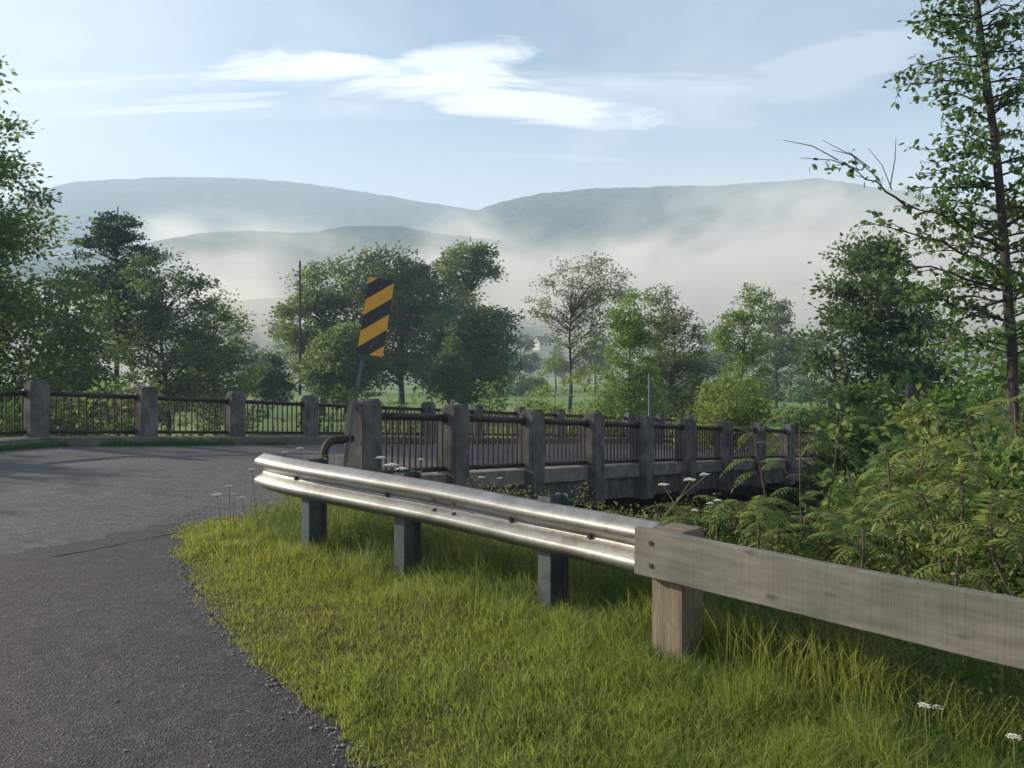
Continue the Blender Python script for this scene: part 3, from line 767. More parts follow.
px_tree('poplar_tree', 'olive hazy tree right behind the light green one', 'tree', 672, 287, 80, 50, 'leaf_olive', 130, 66, .22, crad=.55, trunk_r=.13, gap=.38, seed=16, group=GT,
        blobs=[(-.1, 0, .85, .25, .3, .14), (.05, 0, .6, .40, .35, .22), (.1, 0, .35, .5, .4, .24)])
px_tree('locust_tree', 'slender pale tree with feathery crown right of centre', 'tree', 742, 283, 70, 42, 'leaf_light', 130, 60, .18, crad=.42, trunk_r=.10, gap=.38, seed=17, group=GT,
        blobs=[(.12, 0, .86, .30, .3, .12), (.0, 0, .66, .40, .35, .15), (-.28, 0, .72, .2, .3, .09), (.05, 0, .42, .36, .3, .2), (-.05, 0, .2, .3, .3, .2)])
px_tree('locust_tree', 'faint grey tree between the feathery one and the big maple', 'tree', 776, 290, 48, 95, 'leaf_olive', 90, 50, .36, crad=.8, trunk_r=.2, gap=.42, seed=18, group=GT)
px_tree('maple_tree', 'big dark maple with reddish tips left of the tall slender tree', 'tree', 868, 231, 128, 24, 'leaf_dark', 210, 120, .19, crad=.52, trunk_r=.17, gap=.32, seed=19, group=GT,
        blobs=[(.04, 0, .84, .30, .3, .16), (-.30, 0, .66, .20, .3, .16), (.22, 0, .62, .36, .35, .18), (.25, 0, .42, .42, .4, .18), (-.2, 0, .40, .42, .4, .18), (0, 0, .22, .55, .4, .2)])
# misty valley floor trees
GF = 'small misty trees on the far valley floor'
fd = [(285, 300, 34, 230), (252, 345, 26, 210), (520, 330, 40, 190), (556, 346, 30, 210), (500, 345, 26, 200), (596, 322, 40, 170), (720, 332, 34, 180), (700, 345, 30, 200), (180, 330, 40, 200), (232, 318, 30, 260), (430, 340, 40, 240), (808, 330, 50, 180), (650, 330, 40, 230)]
fl = ['tall pale misty tree left of the utility pole', 'low misty tree in the gap left of the pole', 'misty tree left of the white house', 'misty tree in front of the white house', 'lowest misty tree beside the dark cluster', 'misty tree behind the twiggy tree', 'misty tree left of the feathery tree', 'low misty tree behind the olive hazy one', 'misty tree seen behind the left airy tree', 'faintest misty tree at the far left slope', 'misty tree behind the central cluster', 'misty tree left of the big dark maple', 'misty tree behind the light green tree']
for i, (px, yt, wp, Y) in enumerate(fd):
    px_tree('valley_tree', fl[i], 'tree', px, yt, wp, Y, ['leaf_mid', 'leaf_olive', 'leaf_dark'][i % 3], 46, 40, .7, trunk_r=.25, gap=.25, seed=40+i, group=GF, branches=False)
# hedge rows in the field
for i, (px, w_, Y, yt) in enumerate([(515, 60, 150, 372), (790, 110, 120, 372), (160, 120, 90, 384), (700, 90, 75, 378)]):
    x = (px-512)/F*Y; zb = float(zg(x, Y)); top = EYE+(HZ-yt)/F*Y; H = max(top-zb, 1.2); Wm = w_/F*Y
    make_tree('hedge', ['dark hedge row behind the central trees', 'long dark hedge under the pale field right of centre', 'dense hedge behind the left railing', 'dark bushes behind the far marker post'][i], 'hedge', Vector((x, Y, zb)), H, [((0, 0, H*.45), (Wm*.5, 2, H*.5)), ((-Wm*.35, 0, H*.4), (Wm*.3, 2, H*.4)), ((Wm*.35, 0, H*.4), (Wm*.3, 2, H*.4))], 110, 50, .4, 'leaf_dark', trunk_r=.08, crad=.9, gap=.1, seed=70+i, branches=False)

# ------------------------------------------------------------------ bushes behind the railings
GB = 'green bushes behind the railings'
bl = [(-9.5, 16.8, 1.5, 'leafy bush behind the leftmost railing bay'), (-11.5, 15.8, 1.7, 'leafy bush under the left edge tree'), (-7.6, 18.6, 1.35, 'leafy bush behind the second railing bay'), (-6.4, 21.0, 1.4, 'leafy bush behind the third railing bay'), (-5.0, 24.0, 1.5, 'leafy bush behind the fourth railing bay'), (-3.0, 27.0, 1.6, 'leafy bush behind the marker foot'), (-.3, 28.5, 1.6, 'leafy bush beyond the river behind the first near bays')]
for i, (x, y, h, lb) in enumerate(bl):
    zb = float(zg(x, y)); H = .29-zb+h-.55
    make_tree('bush', lb, 'bush', Vector((x, y, zb)), H, [((0, 0, H*.5), (1.9, 1.2, H*.52)), ((.9, 0, H*.35), (1.5, 1, H*.4))], 90, 45, .16, 'leaf_light' if i % 2 else 'leaf_mid', trunk_r=.05, crad=.42, gap=.3, seed=80+i, group=GB, branches=False, bark='bark_thin')
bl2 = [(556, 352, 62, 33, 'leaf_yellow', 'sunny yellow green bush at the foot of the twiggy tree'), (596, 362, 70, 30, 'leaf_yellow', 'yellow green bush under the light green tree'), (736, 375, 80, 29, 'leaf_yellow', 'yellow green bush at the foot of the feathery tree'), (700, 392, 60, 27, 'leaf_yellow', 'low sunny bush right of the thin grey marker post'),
       (800, 392, 110, 24, 'leaf_light', 'leafy bush beyond the far end of the bridge'), (858, 372, 100, 18, 'leaf_near', 'broad leaved bush in front of the big maple'), (925, 362, 130, 15.5, 'leaf_near', 'broad leaved bush around the grey marker post'), (985, 318, 150, 13, 'leaf_light', 'broad leaved bush at the foot of the tall slender tree'), (925, 398, 120, 12.5, 'leaf_sumac', 'bush hiding the end of the near railing'),
       (1030, 290, 130, 11.5, 'leaf_near', 'dark leafy bush filling the right edge below the slender tree'), (848, 425, 90, 9.5, 'leaf_yellow', 'yellow green broad leaved shrub between the sumacs and the railing end'), (905, 440, 90, 7.2, 'leaf_light', 'light green broad leaved shrub amid the sumacs'), (960, 420, 100, 6.6, 'leaf_yellow', 'yellowing shrub amid the sumacs right of centre'), (1015, 445, 80, 5.2, 'leaf_near', 'dark broad leaved shrub at the right edge over the board')]
for i, (px, yt, wp, Y, mt, lb) in enumerate(bl2):
    big = i > 4
    px_tree('bush', lb, 'bush', px, yt, wp, Y, mt, 100 if not big else (170 if Y < 11 else 270), 50, .15 if not big else .035+.007*Y, crad=.34 if not big else .3, trunk_r=.05, gap=.3, seed=100+i, group=GB, bark='bark_thin', hi=big, branches=big,
            blobs=[(0, 0, .6, .46, .4, .38), (-.2, 0, .4, .36, .4, .3), (.2, 0, .35, .36, .4, .3)])

# ------------------------------------------------------------------ tall slender tree on the right
def near_tree():
    Y = 10.0; x = at(1012, 400, Y).x; zb = float(zg(x, Y)); base = Vector((x, Y, zb))
    root = empty('slender_tree', base); tag(root, 'tall slender tree at the right edge with a long bare-tipped branch reaching left', 'tree', GT)
    T = [at(1016, 520, Y), at(1014, 380, Y), at(1008, 300, Y), at(1003, 230, Y+.1), at(996, 150, Y+.1), at(985, 70, Y+.2), at(976, 0, Y+.2), at(970, -90, Y+.2), at(968, -200, Y+.1), at(966, -300, Y)]
    T[0].z = zb-.3
    T = smoothp(T, 1)
    m = MB(); m.tube(T, [.072-.05*i/(len(T)-1) for i in range(len(T))], 9)
    LP = []; LA = []
    def limb(p0, p1, r, sag=.1, nsub=6, lf=True, dens=1.0, start=.25):
        L_ = (p1-p0).length
        pts = [p0.lerp(p1, u)+Vector((0, 0, sag*L_*math.sin(PI*u)))+Vector(rng.normal(size=3)*.02*L_*math.sin(PI*u)) for u in np.linspace(0, 1, 8)]
        m.tube(pts, [r*(1-.85*u) for u in np.linspace(0, 1, 8)], 5, False)
        for k in range(nsub):
            u = start+(1-start)*(k+.5)/nsub; i = min(int(u*7), 6); q = pts[i].lerp(pts[i+1], u*7-i)
            dd = ((pts[i+1]-pts[i]).normalized()+Vector(rng.normal(size=3)*.55)+Vector((0, 0, .1))).normalized()
            l2 = L_*.32*(1.15-u)+.12; e_ = q+dd*l2
            m.tube([q, q.lerp(e_, .5)+Vector((0, 0, .04*l2)), e_], [r*.35, r*.22, r*.08], 4, False)
            if lf:
                for v in np.linspace(.1, 1, max(3, int(l2/.06*dens))):
                    a = q.lerp(e_, v)
                    for _ in range(2):
                        LP.append(a+Vector(rng.normal(size=3)*.03)); LA.append(dd*.5+Vector(rng.normal(size=3)*.8)+Vector((0, 0, -.35)))
        return pts
    # the long bare branch
    a = at(1003, 250, Y); pts = limb(a, at(905, 205, Y-.3), .03, .05, 8)
    pts = limb(at(905, 205, Y-.3), at(838, 160, Y-.5), .016, .03, 4, True, .35)
    for q0, q1 in (((838, 160), (783, 140)), ((860, 170), (800, 158)), ((880, 180), (822, 140)), ((892, 190), (868, 148)), ((890, 188), (896, 138)), ((870, 168), (832, 150))):
        m.tube([at(*q0, Y-.45), at((q0[0]+q1[0])/2+2, (q0[1]+q1[1])/2-4, Y-.5), at(*q1, Y-.55)], [.008, .006, .003], 4, False)
    for q in ((822, 165), (832, 168), (846, 164), (858, 162), (815, 164), (852, 166)):
        for _ in range(3):
            LP.append(at(*q, Y-.5)+Vector(rng.normal(size=3)*.04)); LA.append(Vector(rng.normal(size=3)*.7)+Vector((-.2, 0, -.4)))
    for (u0, u1) in (((996, 272), (868, 222)), ((1000, 290), (880, 262)), ((1003, 320), (900, 300)), ((1004, 300), (935, 340))):
        limb(at(*u0, Y), at(*u1, Y-.6), .022, .05, 7)
    nb = 135
    for k in range(nb):
        u = k/nb; i = int(3+u*(len(T)-5)); p0 = T[i].lerp(T[i+1], rng.random())
        side_ = (-1) ** k; ln = rng.uniform(.55, 1.15)*(1.25-.55*u)
        ang = rng.uniform(-.9, .9)
        dd = Vector((side_*math.cos(ang), math.sin(ang), rng.uniform(-.1, .5))).normalized()
        limb(p0, p0+dd*ln, .016, .06, 7, True, 1.0, .05)
    m.build('trunk', MAT['bark'], root, True)
    P = np.array([p[:] for p in LP]); A = np.array([p[:] for p in LA]); n = len(P)
    V, Fs = leaf_geo(P, A, rand_dir(n, 1.2), rng.uniform(.055, .115, n), .62, True)
    V = V-np.array(base[:])
    link('crown', mesh_np('crown', V, Fs, True), MAT['leaf_near'], root)
    return n
print('near leaves', near_tree())

# ------------------------------------------------------------------ sumac
def frond(p, d, L_, pairs, LP, LA, LN, LS, TB):
    """arching pinnate leaf"""
    pts = []; q = Vector(p); dd = Vector(d).normalized()
    st_ = L_/pairs
    side_ = dd.cross(Vector((0, 0, 1)));
    if side_.length < .1: side_ = Vector((1, 0, 0))
    side_.normalize()
    for i in range(pairs+1):
        pts.append(q.copy()); q = q+dd*st_; dd = (dd+Vector((0, 0, -1.5/pairs))).normalized()
    TB.append(pts)
    for i in range(2, pairs+1):
        dl = (pts[i]-pts[i-1]).normalized(); upv = side_.cross(dl).normalized()
        ll = L_*.25*math.sin(PI*(.18+.78*i/pairs))**.7
        for sg_ in (-1, 1):
            a = side_*sg_+dl*.55+Vector((0, 0, -.28))
            LP.append(pts[i]); LA.append(a); LN.append(upv); LS.append(ll*random.uniform(.85, 1.15))
    LP.append(pts[-1]); LA.append(dd); LN.append(Vector((0, 0, 1))); LS.append(L_*.18)
def sumac(label, base, stems, nf=10, fl_=.42, mat='leaf_sumac', group='sumac shrubs on the river bank', name='sumac_shrub'):
    root = empty(name, base); tag(root, label, 'shrub', group)
    LP, LA, LN, LS, TB = [], [], [], [], []
    m = MB()
    for s_, (dx, dy, h) in enumerate(stems):
        tip = base+Vector((dx, dy, h)); b = base+Vector((dx*.1, dy*.1, -.2))
        pts = [b.lerp(tip, u)+Vector((dx*.18*math.sin(PI*u)*-1, 0, 0))+Vector(rng.normal(size=3)*.015) for u in np.linspace(0, 1, 7)]
        m.tube(pts, [.018-.012*u for u in np.linspace(0, 1, 7)], 6, False)
        for k in range(nf):
            az = k*2.4+rng.uniform(-.3, .3); el = rng.uniform(.1, 1.0)
            u = rng.uniform(.62, 1.0); i = min(int(u*6), 5); q = pts[i].lerp(pts[i+1], u*6-i)
            frond(q, Vector((math.cos(az)*math.cos(el), math.sin(az)*math.cos(el), math.sin(el))), fl_*rng.uniform(.7, 1.2), random.randint(10, 13), LP, LA, LN, LS, TB)
    for t_ in TB: m.tube(t_[::2]+[t_[-1]], .0028, 3, False)
    m.build('stem', MAT['bark_thin'], root, True)
    n = len(LP)
    V, Fs = leaf_geo(np.array([p[:] for p in LP]), np.array([p[:] for p in LA]), np.array([p[:] for p in LN]), np.array(LS), .26, True)
    V = V-np.array(base[:])
    link('foliage', mesh_np('foliage', V, Fs, True), MAT[mat], root)
def px_base(px, Y):
    x = (px-512)/F*Y; return Vector((x, Y, float(zg(x, Y))))
sum_spec = [
 (800, 8.3, [(-.5, 0, 412), (.05, .1, 402), (.45, 0, 408)], 'sumac with three bare forking stems against the dark river'),
 (715, 5.4, [(-.12, 0, 500), (.16, 0, 488), (.02, .2, 512)], 'low sumac just above the left end of the wooden board'),
 (790, 5.0, [(-.15, 0, 500), (.15, .1, 492), (.4, 0, 510)], 'sumac behind the second metre of the wooden board'),
 (885, 6.6, [(-.3, 0, 450), (.1, .2, 432), (.45, 0, 450)], 'sumac in the middle of the thicket with yellowing fronds'),
 (880, 4.6, [(-.2, 0, 520), (.15, .2, 505), (.4, 0, 515)], 'dark sumac close behind the wooden board'),
 (925, 5.6, [(-.3, 0, 440), (.1, .2, 425), (.4, 0, 450)], 'tall sumac right of the thicket centre'),
 (965, 4.4, [(-.25, 0, 470), (.1, .2, 450), (.35, 0, 480)], 'bright sumac behind the right half of the board'),
 (1010, 5.2, [(-.3, 0, 400), (.1, .1, 385), (.4, 0, 420)], 'tallest sumac at the right edge under the slender tree'),
 (1030, 3.9, [(-.2, 0, 500), (.1, .1, 470), (.3, 0, 500)], 'sumac cut by the right edge above the board end'),
 (940, 8.0, [(-.4, 0, 420), (.1, .2, 410), (.5, 0, 425)], 'far sumac below the broad leaved bushes'),
 (1000, 7.6, [(-.5, 0, 400), (.1, .2, 395), (.4, 0, 380)], 'far sumac at the foot of the slender tree'),
]
for px, Y, stems, lb in sum_spec:
    b = px_base(px, Y)
    stt = [(dx, dy, EYE+(HZ-yt)/F*Y-b.z-.12) for dx, dy, yt in stems]
    sumac(lb, b, stt, 18 if Y > 8.3 else 15, .46 if Y > 8.3 else (.40 if Y > 5 else .32))
# leafy undergrowth on the bank: one mass nobody could count
for px, Y, stt, lb in ((765, 4.7, [(-.05, 0, .72), (.10, 0, .62)], 'dark stemmed sapling behind the board near the wooden post'), (858, 4.15, [(.02, 0, .74)], 'single stemmed sapling behind the middle of the board'), (968, 3.7, [(-.05, 0, .70), (.06, 0, .6)], 'forked sapling behind the right part of the board')):
    sumac(lb, px_base(px, Y), stt, 7, .24, 'leaf_yellow', 'saplings growing up behind the board', 'sapling')
def undergrowth():
    n = 110000
    x = rng.uniform(.3, 9.5, n); y = rng.uniform(3.0, 12.5, n)
    s_, t_ = st(x, y)
    # distance behind the guardrail line
    g0 = np.array([.65, 4.1]); gd = np.array([.66, -.75]); gn = np.array([.75, .66])
    dd = (x-g0[0])*gn[0]+(y-g0[1])*gn[1]
    keep = (dd > .5) & (s_ < 4.5) & (t_ > 8.9) & (x/y > .20); x, y, dd, s_ = x[keep], y[keep], dd[keep], s_[keep]
    n = len(x); h = (.25+.75*np.clip((dd-.4)/1.2, 0, 1))*(.35+.9*vnoise(x, y, 1.3, 5))*(.3+1.0*sm(.36, .56, x/y))
    z = zg(x, y)+h*rng.uniform(0, 1, n)**.55
    P = np.stack([x, y, z], 1)
    A = rand_dir(n, .2); V, Fs = leaf_geo(P, A, rand_dir(n, 1.5), rng.uniform(.025, .065, n), .5, True)
    o_ = link('undergrowth', mesh_np('undergrowth', V, Fs, True), MAT['leaf_sumac']); tag(o_, 'dense leafy undergrowth covering the river bank behind the guardrail', 'undergrowth', kind='stuff')
undergrowth()

# ------------------------------------------------------------------ grass
def blades(name, label, x, y, h, wdt, mat, lean=.45, seg=3, z=None):
    n = len(x); z = zg(x, y)-.005 if z is None else z
    az = rng.uniform(0, 2*PI, n); wv = np.stack([np.cos(az), np.sin(az), np.zeros(n)], 1)
    ld = rng.uniform(0, 2*PI, n); lv = np.stack([np.cos(ld), np.sin(ld), np.zeros(n)], 1)*(rng.uniform(0, 1, n)*lean*h)[:, None]
    P = np.stack([x, y, z], 1); up = np.array([0, 0, 1.0])
    rows = []
    for j, u in enumerate((0, .5)):
        c = P+up*(h*u*(1-.15*u))[:, None]+lv*u*u; w_ = (wdt*(1-.45*u)/2)[:, None]
        rows += [c-wv*w_, c+wv*w_]
    tip = P+up*(h*.88)[:, None]+lv
    V = np.stack(rows+[tip], 1).reshape(-1, 3); i = np.arange(n)*5
    me = mesh_np(name, V, [np.stack([i, i+1, i+3, i+2], 1), np.stack([i+2, i+3, i+4], 1)])
    o_ = link(name, me, MAT[mat]); tag(o_, label, 'grass', kind='stuff'); return o_
BA = np.array([(p.x, p.y) for p in BL if 512+F*p.x/p.y < 630]+[(b0.x+e2.x*u, b0.y+e2.y*u) for u in np.linspace(0, 3.3, 20)])
def behind_rail(x, y):
    """signed distance to the guardrail line, >0 behind"""
    out = np.empty(len(x)); T = np.gradient(BA, axis=0)
    for i in range(0, len(x), 20000):
        dx = x[i:i+20000, None]-BA[None, :, 0]; dy = y[i:i+20000, None]-BA[None, :, 1]
        k = np.argmin(dx*dx+dy*dy, 1); j = np.arange(len(k)); d = np.sqrt((dx*dx+dy*dy)[j, k])
        out[i:i+20000] = np.where(T[k, 0]*dy[j, k]-T[k, 1]*dx[j, k] > 0, d, -d)
    return out
def sample(nmax, dens_near):
    Y = 2.6+(rng.random(nmax)**1.5)*7.0
    x = rng.uniform(-.70, .70, nmax)*Y
    return x, Y
x, y = sample(520000, 0)
es = edge_signed(x, y); br = behind_rail(x, y)
wob = (vnoise(x, y, 5, 9)-.5)*.14+(vnoise(x, y, 17, 19)-.5)*.10-.01
keep = (es > wob) & (br < .9)
s_, t_ = st(x, y); keep &= (t_ > 8.1)
x, y, es, br = x[keep], y[keep], es[keep], br[keep]
patch = vnoise(x, y, 2.2, 21); p2 = vnoise(x, y, 7, 22)
h = (.025+.03*p2)*(.55+.9*patch)+.03*np.clip(es/1.0, 0, 1)
tall = sm(-.75, -.05, br+.25*(patch-.5)); h = h+tall*.045*(.5+p2)
h *= rng.uniform(.4, 1.1, len(x)); h = h+(rng.random(len(x)) < .35)*rng.uniform(.02, .16, len(x))*np.exp(-((x+1.72)**2+(y-6.15)**2)/.12); thin = (rng.random(len(x)) < (.45+.55*np.clip(es/.25, 0, 1)))
x, y, h = x[thin], y[thin], h[thin]; es_k = es[thin]
print('grass', len(x))
dry = rng.random(len(x)) < .10+.42*sm(.40, .75, .6*vnoise(x, y, 1.1, 77)+.4*vnoise(x, y, 3.3, 78))*(es_k < 2.4)
blades('dry_grass', 'straw coloured dry patches in the short verge grass', x[dry], y[dry], h[dry]*.85, rng.uniform(.0025, .005, dry.sum())*(.7+.12*y[dry]), 'grass_dry', .9)
x, y, h = x[~dry], y[~dry], h[~dry]
lush = rng.random(len(x)) < .12+.75*sm(-.9, .25, x-.18*(y-4)+.9*(vnoise(x, y, 1.6, 91)-.5))
nl = lush.sum()
blades('lush_grass', 'longer fresh green grass on the right part of the verge', x[lush], y[lush], h[lush]*rng.uniform(1.0, 1.75, nl), rng.uniform(.003, .0065, nl)*(.7+.12*y[lush]), 'grass_lush', .9)
x, y, h = x[~lush], y[~lush], h[~lush]
blades('verge_grass', 'short sunlit grass of the verge between asphalt and guardrail', x, y, h, rng.uniform(.0025, .0055, len(x))*(.7+.12*y), 'grass_near', .7)
# long grass by and behind the rail
x, y = sample(260000, 0); br = behind_rail(x, y); keep = (br > -.3) & (br < 1.8) & (rng.random(len(x)) < np.where(br < 0, .06+.4*(br+.3), .8)); s_, t_ = st(x, y); keep &= (t_ > 8.5)
x, y, br = x[keep], y[keep], br[keep]
h = rng.uniform(.07, .20, len(x))*(.6+.8*vnoise(x, y, 3, 31))*(1+1.0*sm(0, .5, br))
blades('long_grass', 'taller shaded grass growing under and behind the guardrail', x, y, h, rng.uniform(.003, .007, len(x)), 'grass_dark', .9)
x, y = sample(160000, 0); br = behind_rail(x, y); keep = (br > .15) & (br < 2.0) & (vnoise(x, y, 4, 61) > .42) & (rng.random(len(x)) < .45); s_, t_ = st(x, y); keep &= (t_ > 8.6)
x, y = x[keep], y[keep]
blades('tall_weed_grass', 'tall straw and green grass stems standing behind the guardrail', x, y, rng.uniform(.2, .55, len(x))*(.5+.8*vnoise(x, y, 2.1, 62)), rng.uniform(.003, .006, len(x)), 'grass_near', .7)
# weeds
n = 90000
x, y = sample(400000, 0); br = behind_rail(x, y); keep = (br > .24) & (br < 1.8); s_, t_ = st(x, y); keep &= (t_ > 8.6)
x, y = x[keep][:n], y[keep][:n]; n = len(x)
z = zg(x, y)+rng.uniform(.02, .6, n)*(.2+1.0*vnoise(x, y, 3.5, 55))
V, Fs = leaf_geo(np.stack([x, y, z], 1), rand_dir(n, .4), rand_dir(n, 1.2), rng.uniform(.014, .034, n), .42, False)
o = link('weeds', mesh_np('weeds', V, Fs, True), MAT['leaf_weed']); tag(o, 'tangled weeds with small olive leaves behind the guardrail', 'weeds', kind='stuff')
# loose gravel along the crumbling asphalt edge
ng = 5200; kk = rng.integers(0, len(EDGE_A)-90, ng); off_ = rng.normal(0, .045, ng)
TE = np.gradient(EDGE_A, axis=0); TE = TE/np.linalg.norm(TE, axis=1, keepdims=True)
gxy = EDGE_A[kk]+TE[kk]*rng.uniform(-.06, .06, (ng, 1))+np.stack([-TE[kk, 1], TE[kk, 0]], 1)*(off_*(.4+1.6*vnoise(kk*.05, kk*0, 1, 6)))[:, None]
far_ = rng.random(ng) < .25; gxy[far_] += rng.normal(0, .5, (far_.sum(), 2))
gr_ = .0025+.008*rng.random(ng)**3; gz = zg(gxy[:, 0], gxy[:, 1])+gr_*.5+.004
oc = np.array([(1, 0, 0), (0, 1, 0), (-1, 0, 0), (0, -1, 0), (0, 0, .7), (0, 0, -.7)], float)
V = (np.concatenate([gxy, gz[:, None]], 1)[:, None, :]+oc[None]*gr_[:, None, None]*rng.uniform(.6, 1.3, (ng, 6, 1))).reshape(-1, 3)
tri = np.array([(0, 1, 4), (1, 2, 4), (2, 3, 4), (3, 0, 4), (1, 0, 5), (2, 1, 5), (3, 2, 5), (0, 3, 5)])
FF = (np.arange(ng)[:, None, None]*6+tri[None]).reshape(-1, 3)
o = link('gravel', mesh_np('gravel', V, [FF]), MAT['gravel']); tag(o, 'loose gravel scattered along the crumbling asphalt edge', 'gravel', kind='stuff')
# open joint between the two asphalt surfaces
m = MB(); V = []; FF = []
sj = np.linspace(-3.9, -2.0, 60)
for i, a in enumerate(sj):
    wv = .012*(.2+1.4*vnoise(a, 0, 5, 8)); tt = 8.45+.16*(float(vnoise(a, 1, 2.0, 4))-.5)+.04*(float(vnoise(a, 1, 8.0, 5))-.5)
    for q in (-wv, wv):
        p = rp(a, tt+q); V.append((p.x, p.y, zr_xy(p.x, p.y)+.008))
for i in range(len(sj)-1): FF.append((2*i, 2*i+1, 2*i+3, 2*i+2))
m.add(V, FF); tag(m.build('asphalt_joint', MAT['black_paint']), kind='structure')
# kerb grass by the far railing
n = 26000; ss_ = rng.uniform(-9, 14, n); keep = vnoise(ss_, ss_*0, 1.7, 3) > .45; ss_ = ss_[keep]
P = np.array([rp(a, b)[:2] for a, b in zip(ss_, rng.normal(.42, .05, len(ss_)))])
z0 = zg
blades('kerb_grass', 'tufts of grass growing along the kerb of the far railing', P[:, 0], P[:, 1], rng.uniform(.03, .15, len(P))*(.4+1.2*vnoise(P[:, 0], P[:, 1], 2.3, 4)), rng.uniform(.006, .012, len(P)), 'grass_dark', .8, z=zroad(*st(P[:, 0], P[:, 1])))

# ------------------------------------------------------------------ Queen Anne's lace
GQ = 'wild carrot flowers by the guardrail'
def flower(label, base, head, r):
    root = empty('wild_carrot', base); tag(root, label, 'flower', GQ)
    m = MB(); mid_ = base.lerp(head, .5)+Vector((.02*random.uniform(-1, 1), 0, 0))
    m.tube([base, mid_, head-Vector((0, 0, r*.5))], [.004, .003, .0025], 5, False)
    pts = []
    for k in range(26):
        a = k*2.4; q = math.sqrt(k/26)*r; w_ = head+Vector((math.cos(a)*q, math.sin(a)*q, -.25*q*q/r+.006*random.random())); pts.append(w_)
    for k in range(0, 26, 2): m.tube([head-Vector((0, 0, r*.5)), pts[k]], [.0012, .001], 3, False)
    m.build('stem', MAT['stem'], root)
    m = MB()
    for w_ in pts:
        bm_ = bmesh.new(); bmesh.ops.create_icosphere(bm_, subdivisions=1, radius=r*.17)
        V = np.array([v.co[:] for v in bm_.verts])*np.array([1, 1, .45])+np.array(w_[:]); FF = [[v.index for v in f.verts] for f in bm_.faces]; bm_.free()
        m.add(V, FF)
    m.build('flower_head', MAT['flower'], root)
fls = [((656, 499), (664, 484), (690, 520), 4.35, .030, 'upright flower standing left above the wooden post'), ((0, 0), (690, 479), (660, 520), 4.35, .034, 'flower leaning right above the wooden post'), ((0, 0), (705, 474), (662, 520), 4.38, .028, 'highest flower head above the wooden post'),
       ((0, 0), (695, 510), (700, 545), 4.6, .022, 'small flower behind the top of the wooden post'), ((0, 0), (710, 503), (705, 545), 4.7, .022, 'small pale flower right of the wooden post'), ((0, 0), (718, 500), (712, 545), 4.7, .024, 'small white flower right of its pale twin'),
       ((0, 0), (217, 494), (224, 545), 6.75, .045, 'widest flower over the road at the grass tip'), ((0, 0), (229, 486), (232, 545), 6.8, .03, 'flower left of the beam end, second highest'), ((0, 0), (234, 494), (236, 545), 6.8, .025, 'flower in the middle of the group at the grass tip'), ((0, 0), (242, 497), (246, 545), 6.8, .032, 'rightmost low flower at the grass tip'), ((0, 0), (252, 469), (260, 545), 6.9, .03, 'highest flower just left of the beam end'),
       ((0, 0), (392, 464), (396, 560), 6.2, .06, 'large yellowish flower behind the beam near the corner post'), ((0, 0), (381, 457), (392, 560), 6.3, .04, 'greenish flower left of the large one behind the beam'), ((0, 0), (402, 468), (400, 560), 6.1, .05, 'flower touching the beam top near the corner post'),
       ((0, 0), (300, 448), (305, 545), 6.75, .03, 'flower above the beam near its left end'), ((0, 0), (285, 452), (292, 545), 6.8, .026, 'small flower closest behind the beam end'), ((0, 0), (421, 459), (424, 560), 6.3, .025, 'thin flower in front of the first balusters'), ((0, 0), (482, 477), (484, 560), 5.6, .028, 'lone flower above the beam by the second concrete post'), ((0, 0), (500, 478), (496, 560), 5.6, .02, 'small stalk flower right of the lone one'),
       ((0, 0), (925, 705), (930, 760), 3.05, .024, 'flower in the dark grass at the lower right'), ((0, 0), (938, 707), (940, 755), 3.2, .022, 'second flower in the dark grass at the lower right'), ((0, 0), (1014, 736), (1014, 768), 2.9, .026, 'flower at the right edge in the dark grass'), ((0, 0), (1008, 597), (1005, 640), 3.1, .03, 'flower peeking over the board at the right edge')]
for _, hd, ft, Y, r, lb in fls:
    b = at(*ft, Y); b.z = float(zg(b.x, b.y)) if ft[0] not in (690, 660, 662) else b.z
    flower(lb, b, at(*hd, Y), r)

# ------------------------------------------------------------------ marker posts, pole, houses
def post(label, px, yt, yb, Y, w_, name='marker_post'):
    a = at(px, yt, Y); b = at(px, yb, Y)
    root = empty(name, b); tag(root, label, 'post', 'grey posts beyond the railings')
    m = MB(); m.box((a+b)/2, (w_, w_*.7, a.z-b.z), .3, w_*.06); m.build('shaft', MAT['grey_wood'], root)
    m = MB(); m.box(a+Vector((0, 0, .012)), (w_*.8, w_*.55, .03), .3, .005); m.build('cap', MAT['grey_wood'], root)
post('thin grey post rising behind the near railing in the middle', 650, 374, 440, 24, .10)
post('dark grey post in the bushes left of the pale post', 838, 389, 440, 26, .2)
post('pale grey post among broad leaved bushes on the right', 909, 385, 430, 14, .11)
up = empty('utility_pole', at(300, 380, 70)); tag(up, 'thin distant utility pole left of the central trees', 'pole')
m = MB(); m.tube([at(300, 261, 70), at(300, 395, 70)], [.09, .13], 8); m.build('shaft', MAT['bark'], up)
m = MB(); m.box(at(301.5, 288, 69.8), (.22, .2, .45), 0, .03); m.build('transformer', MAT['steelpost'], up)
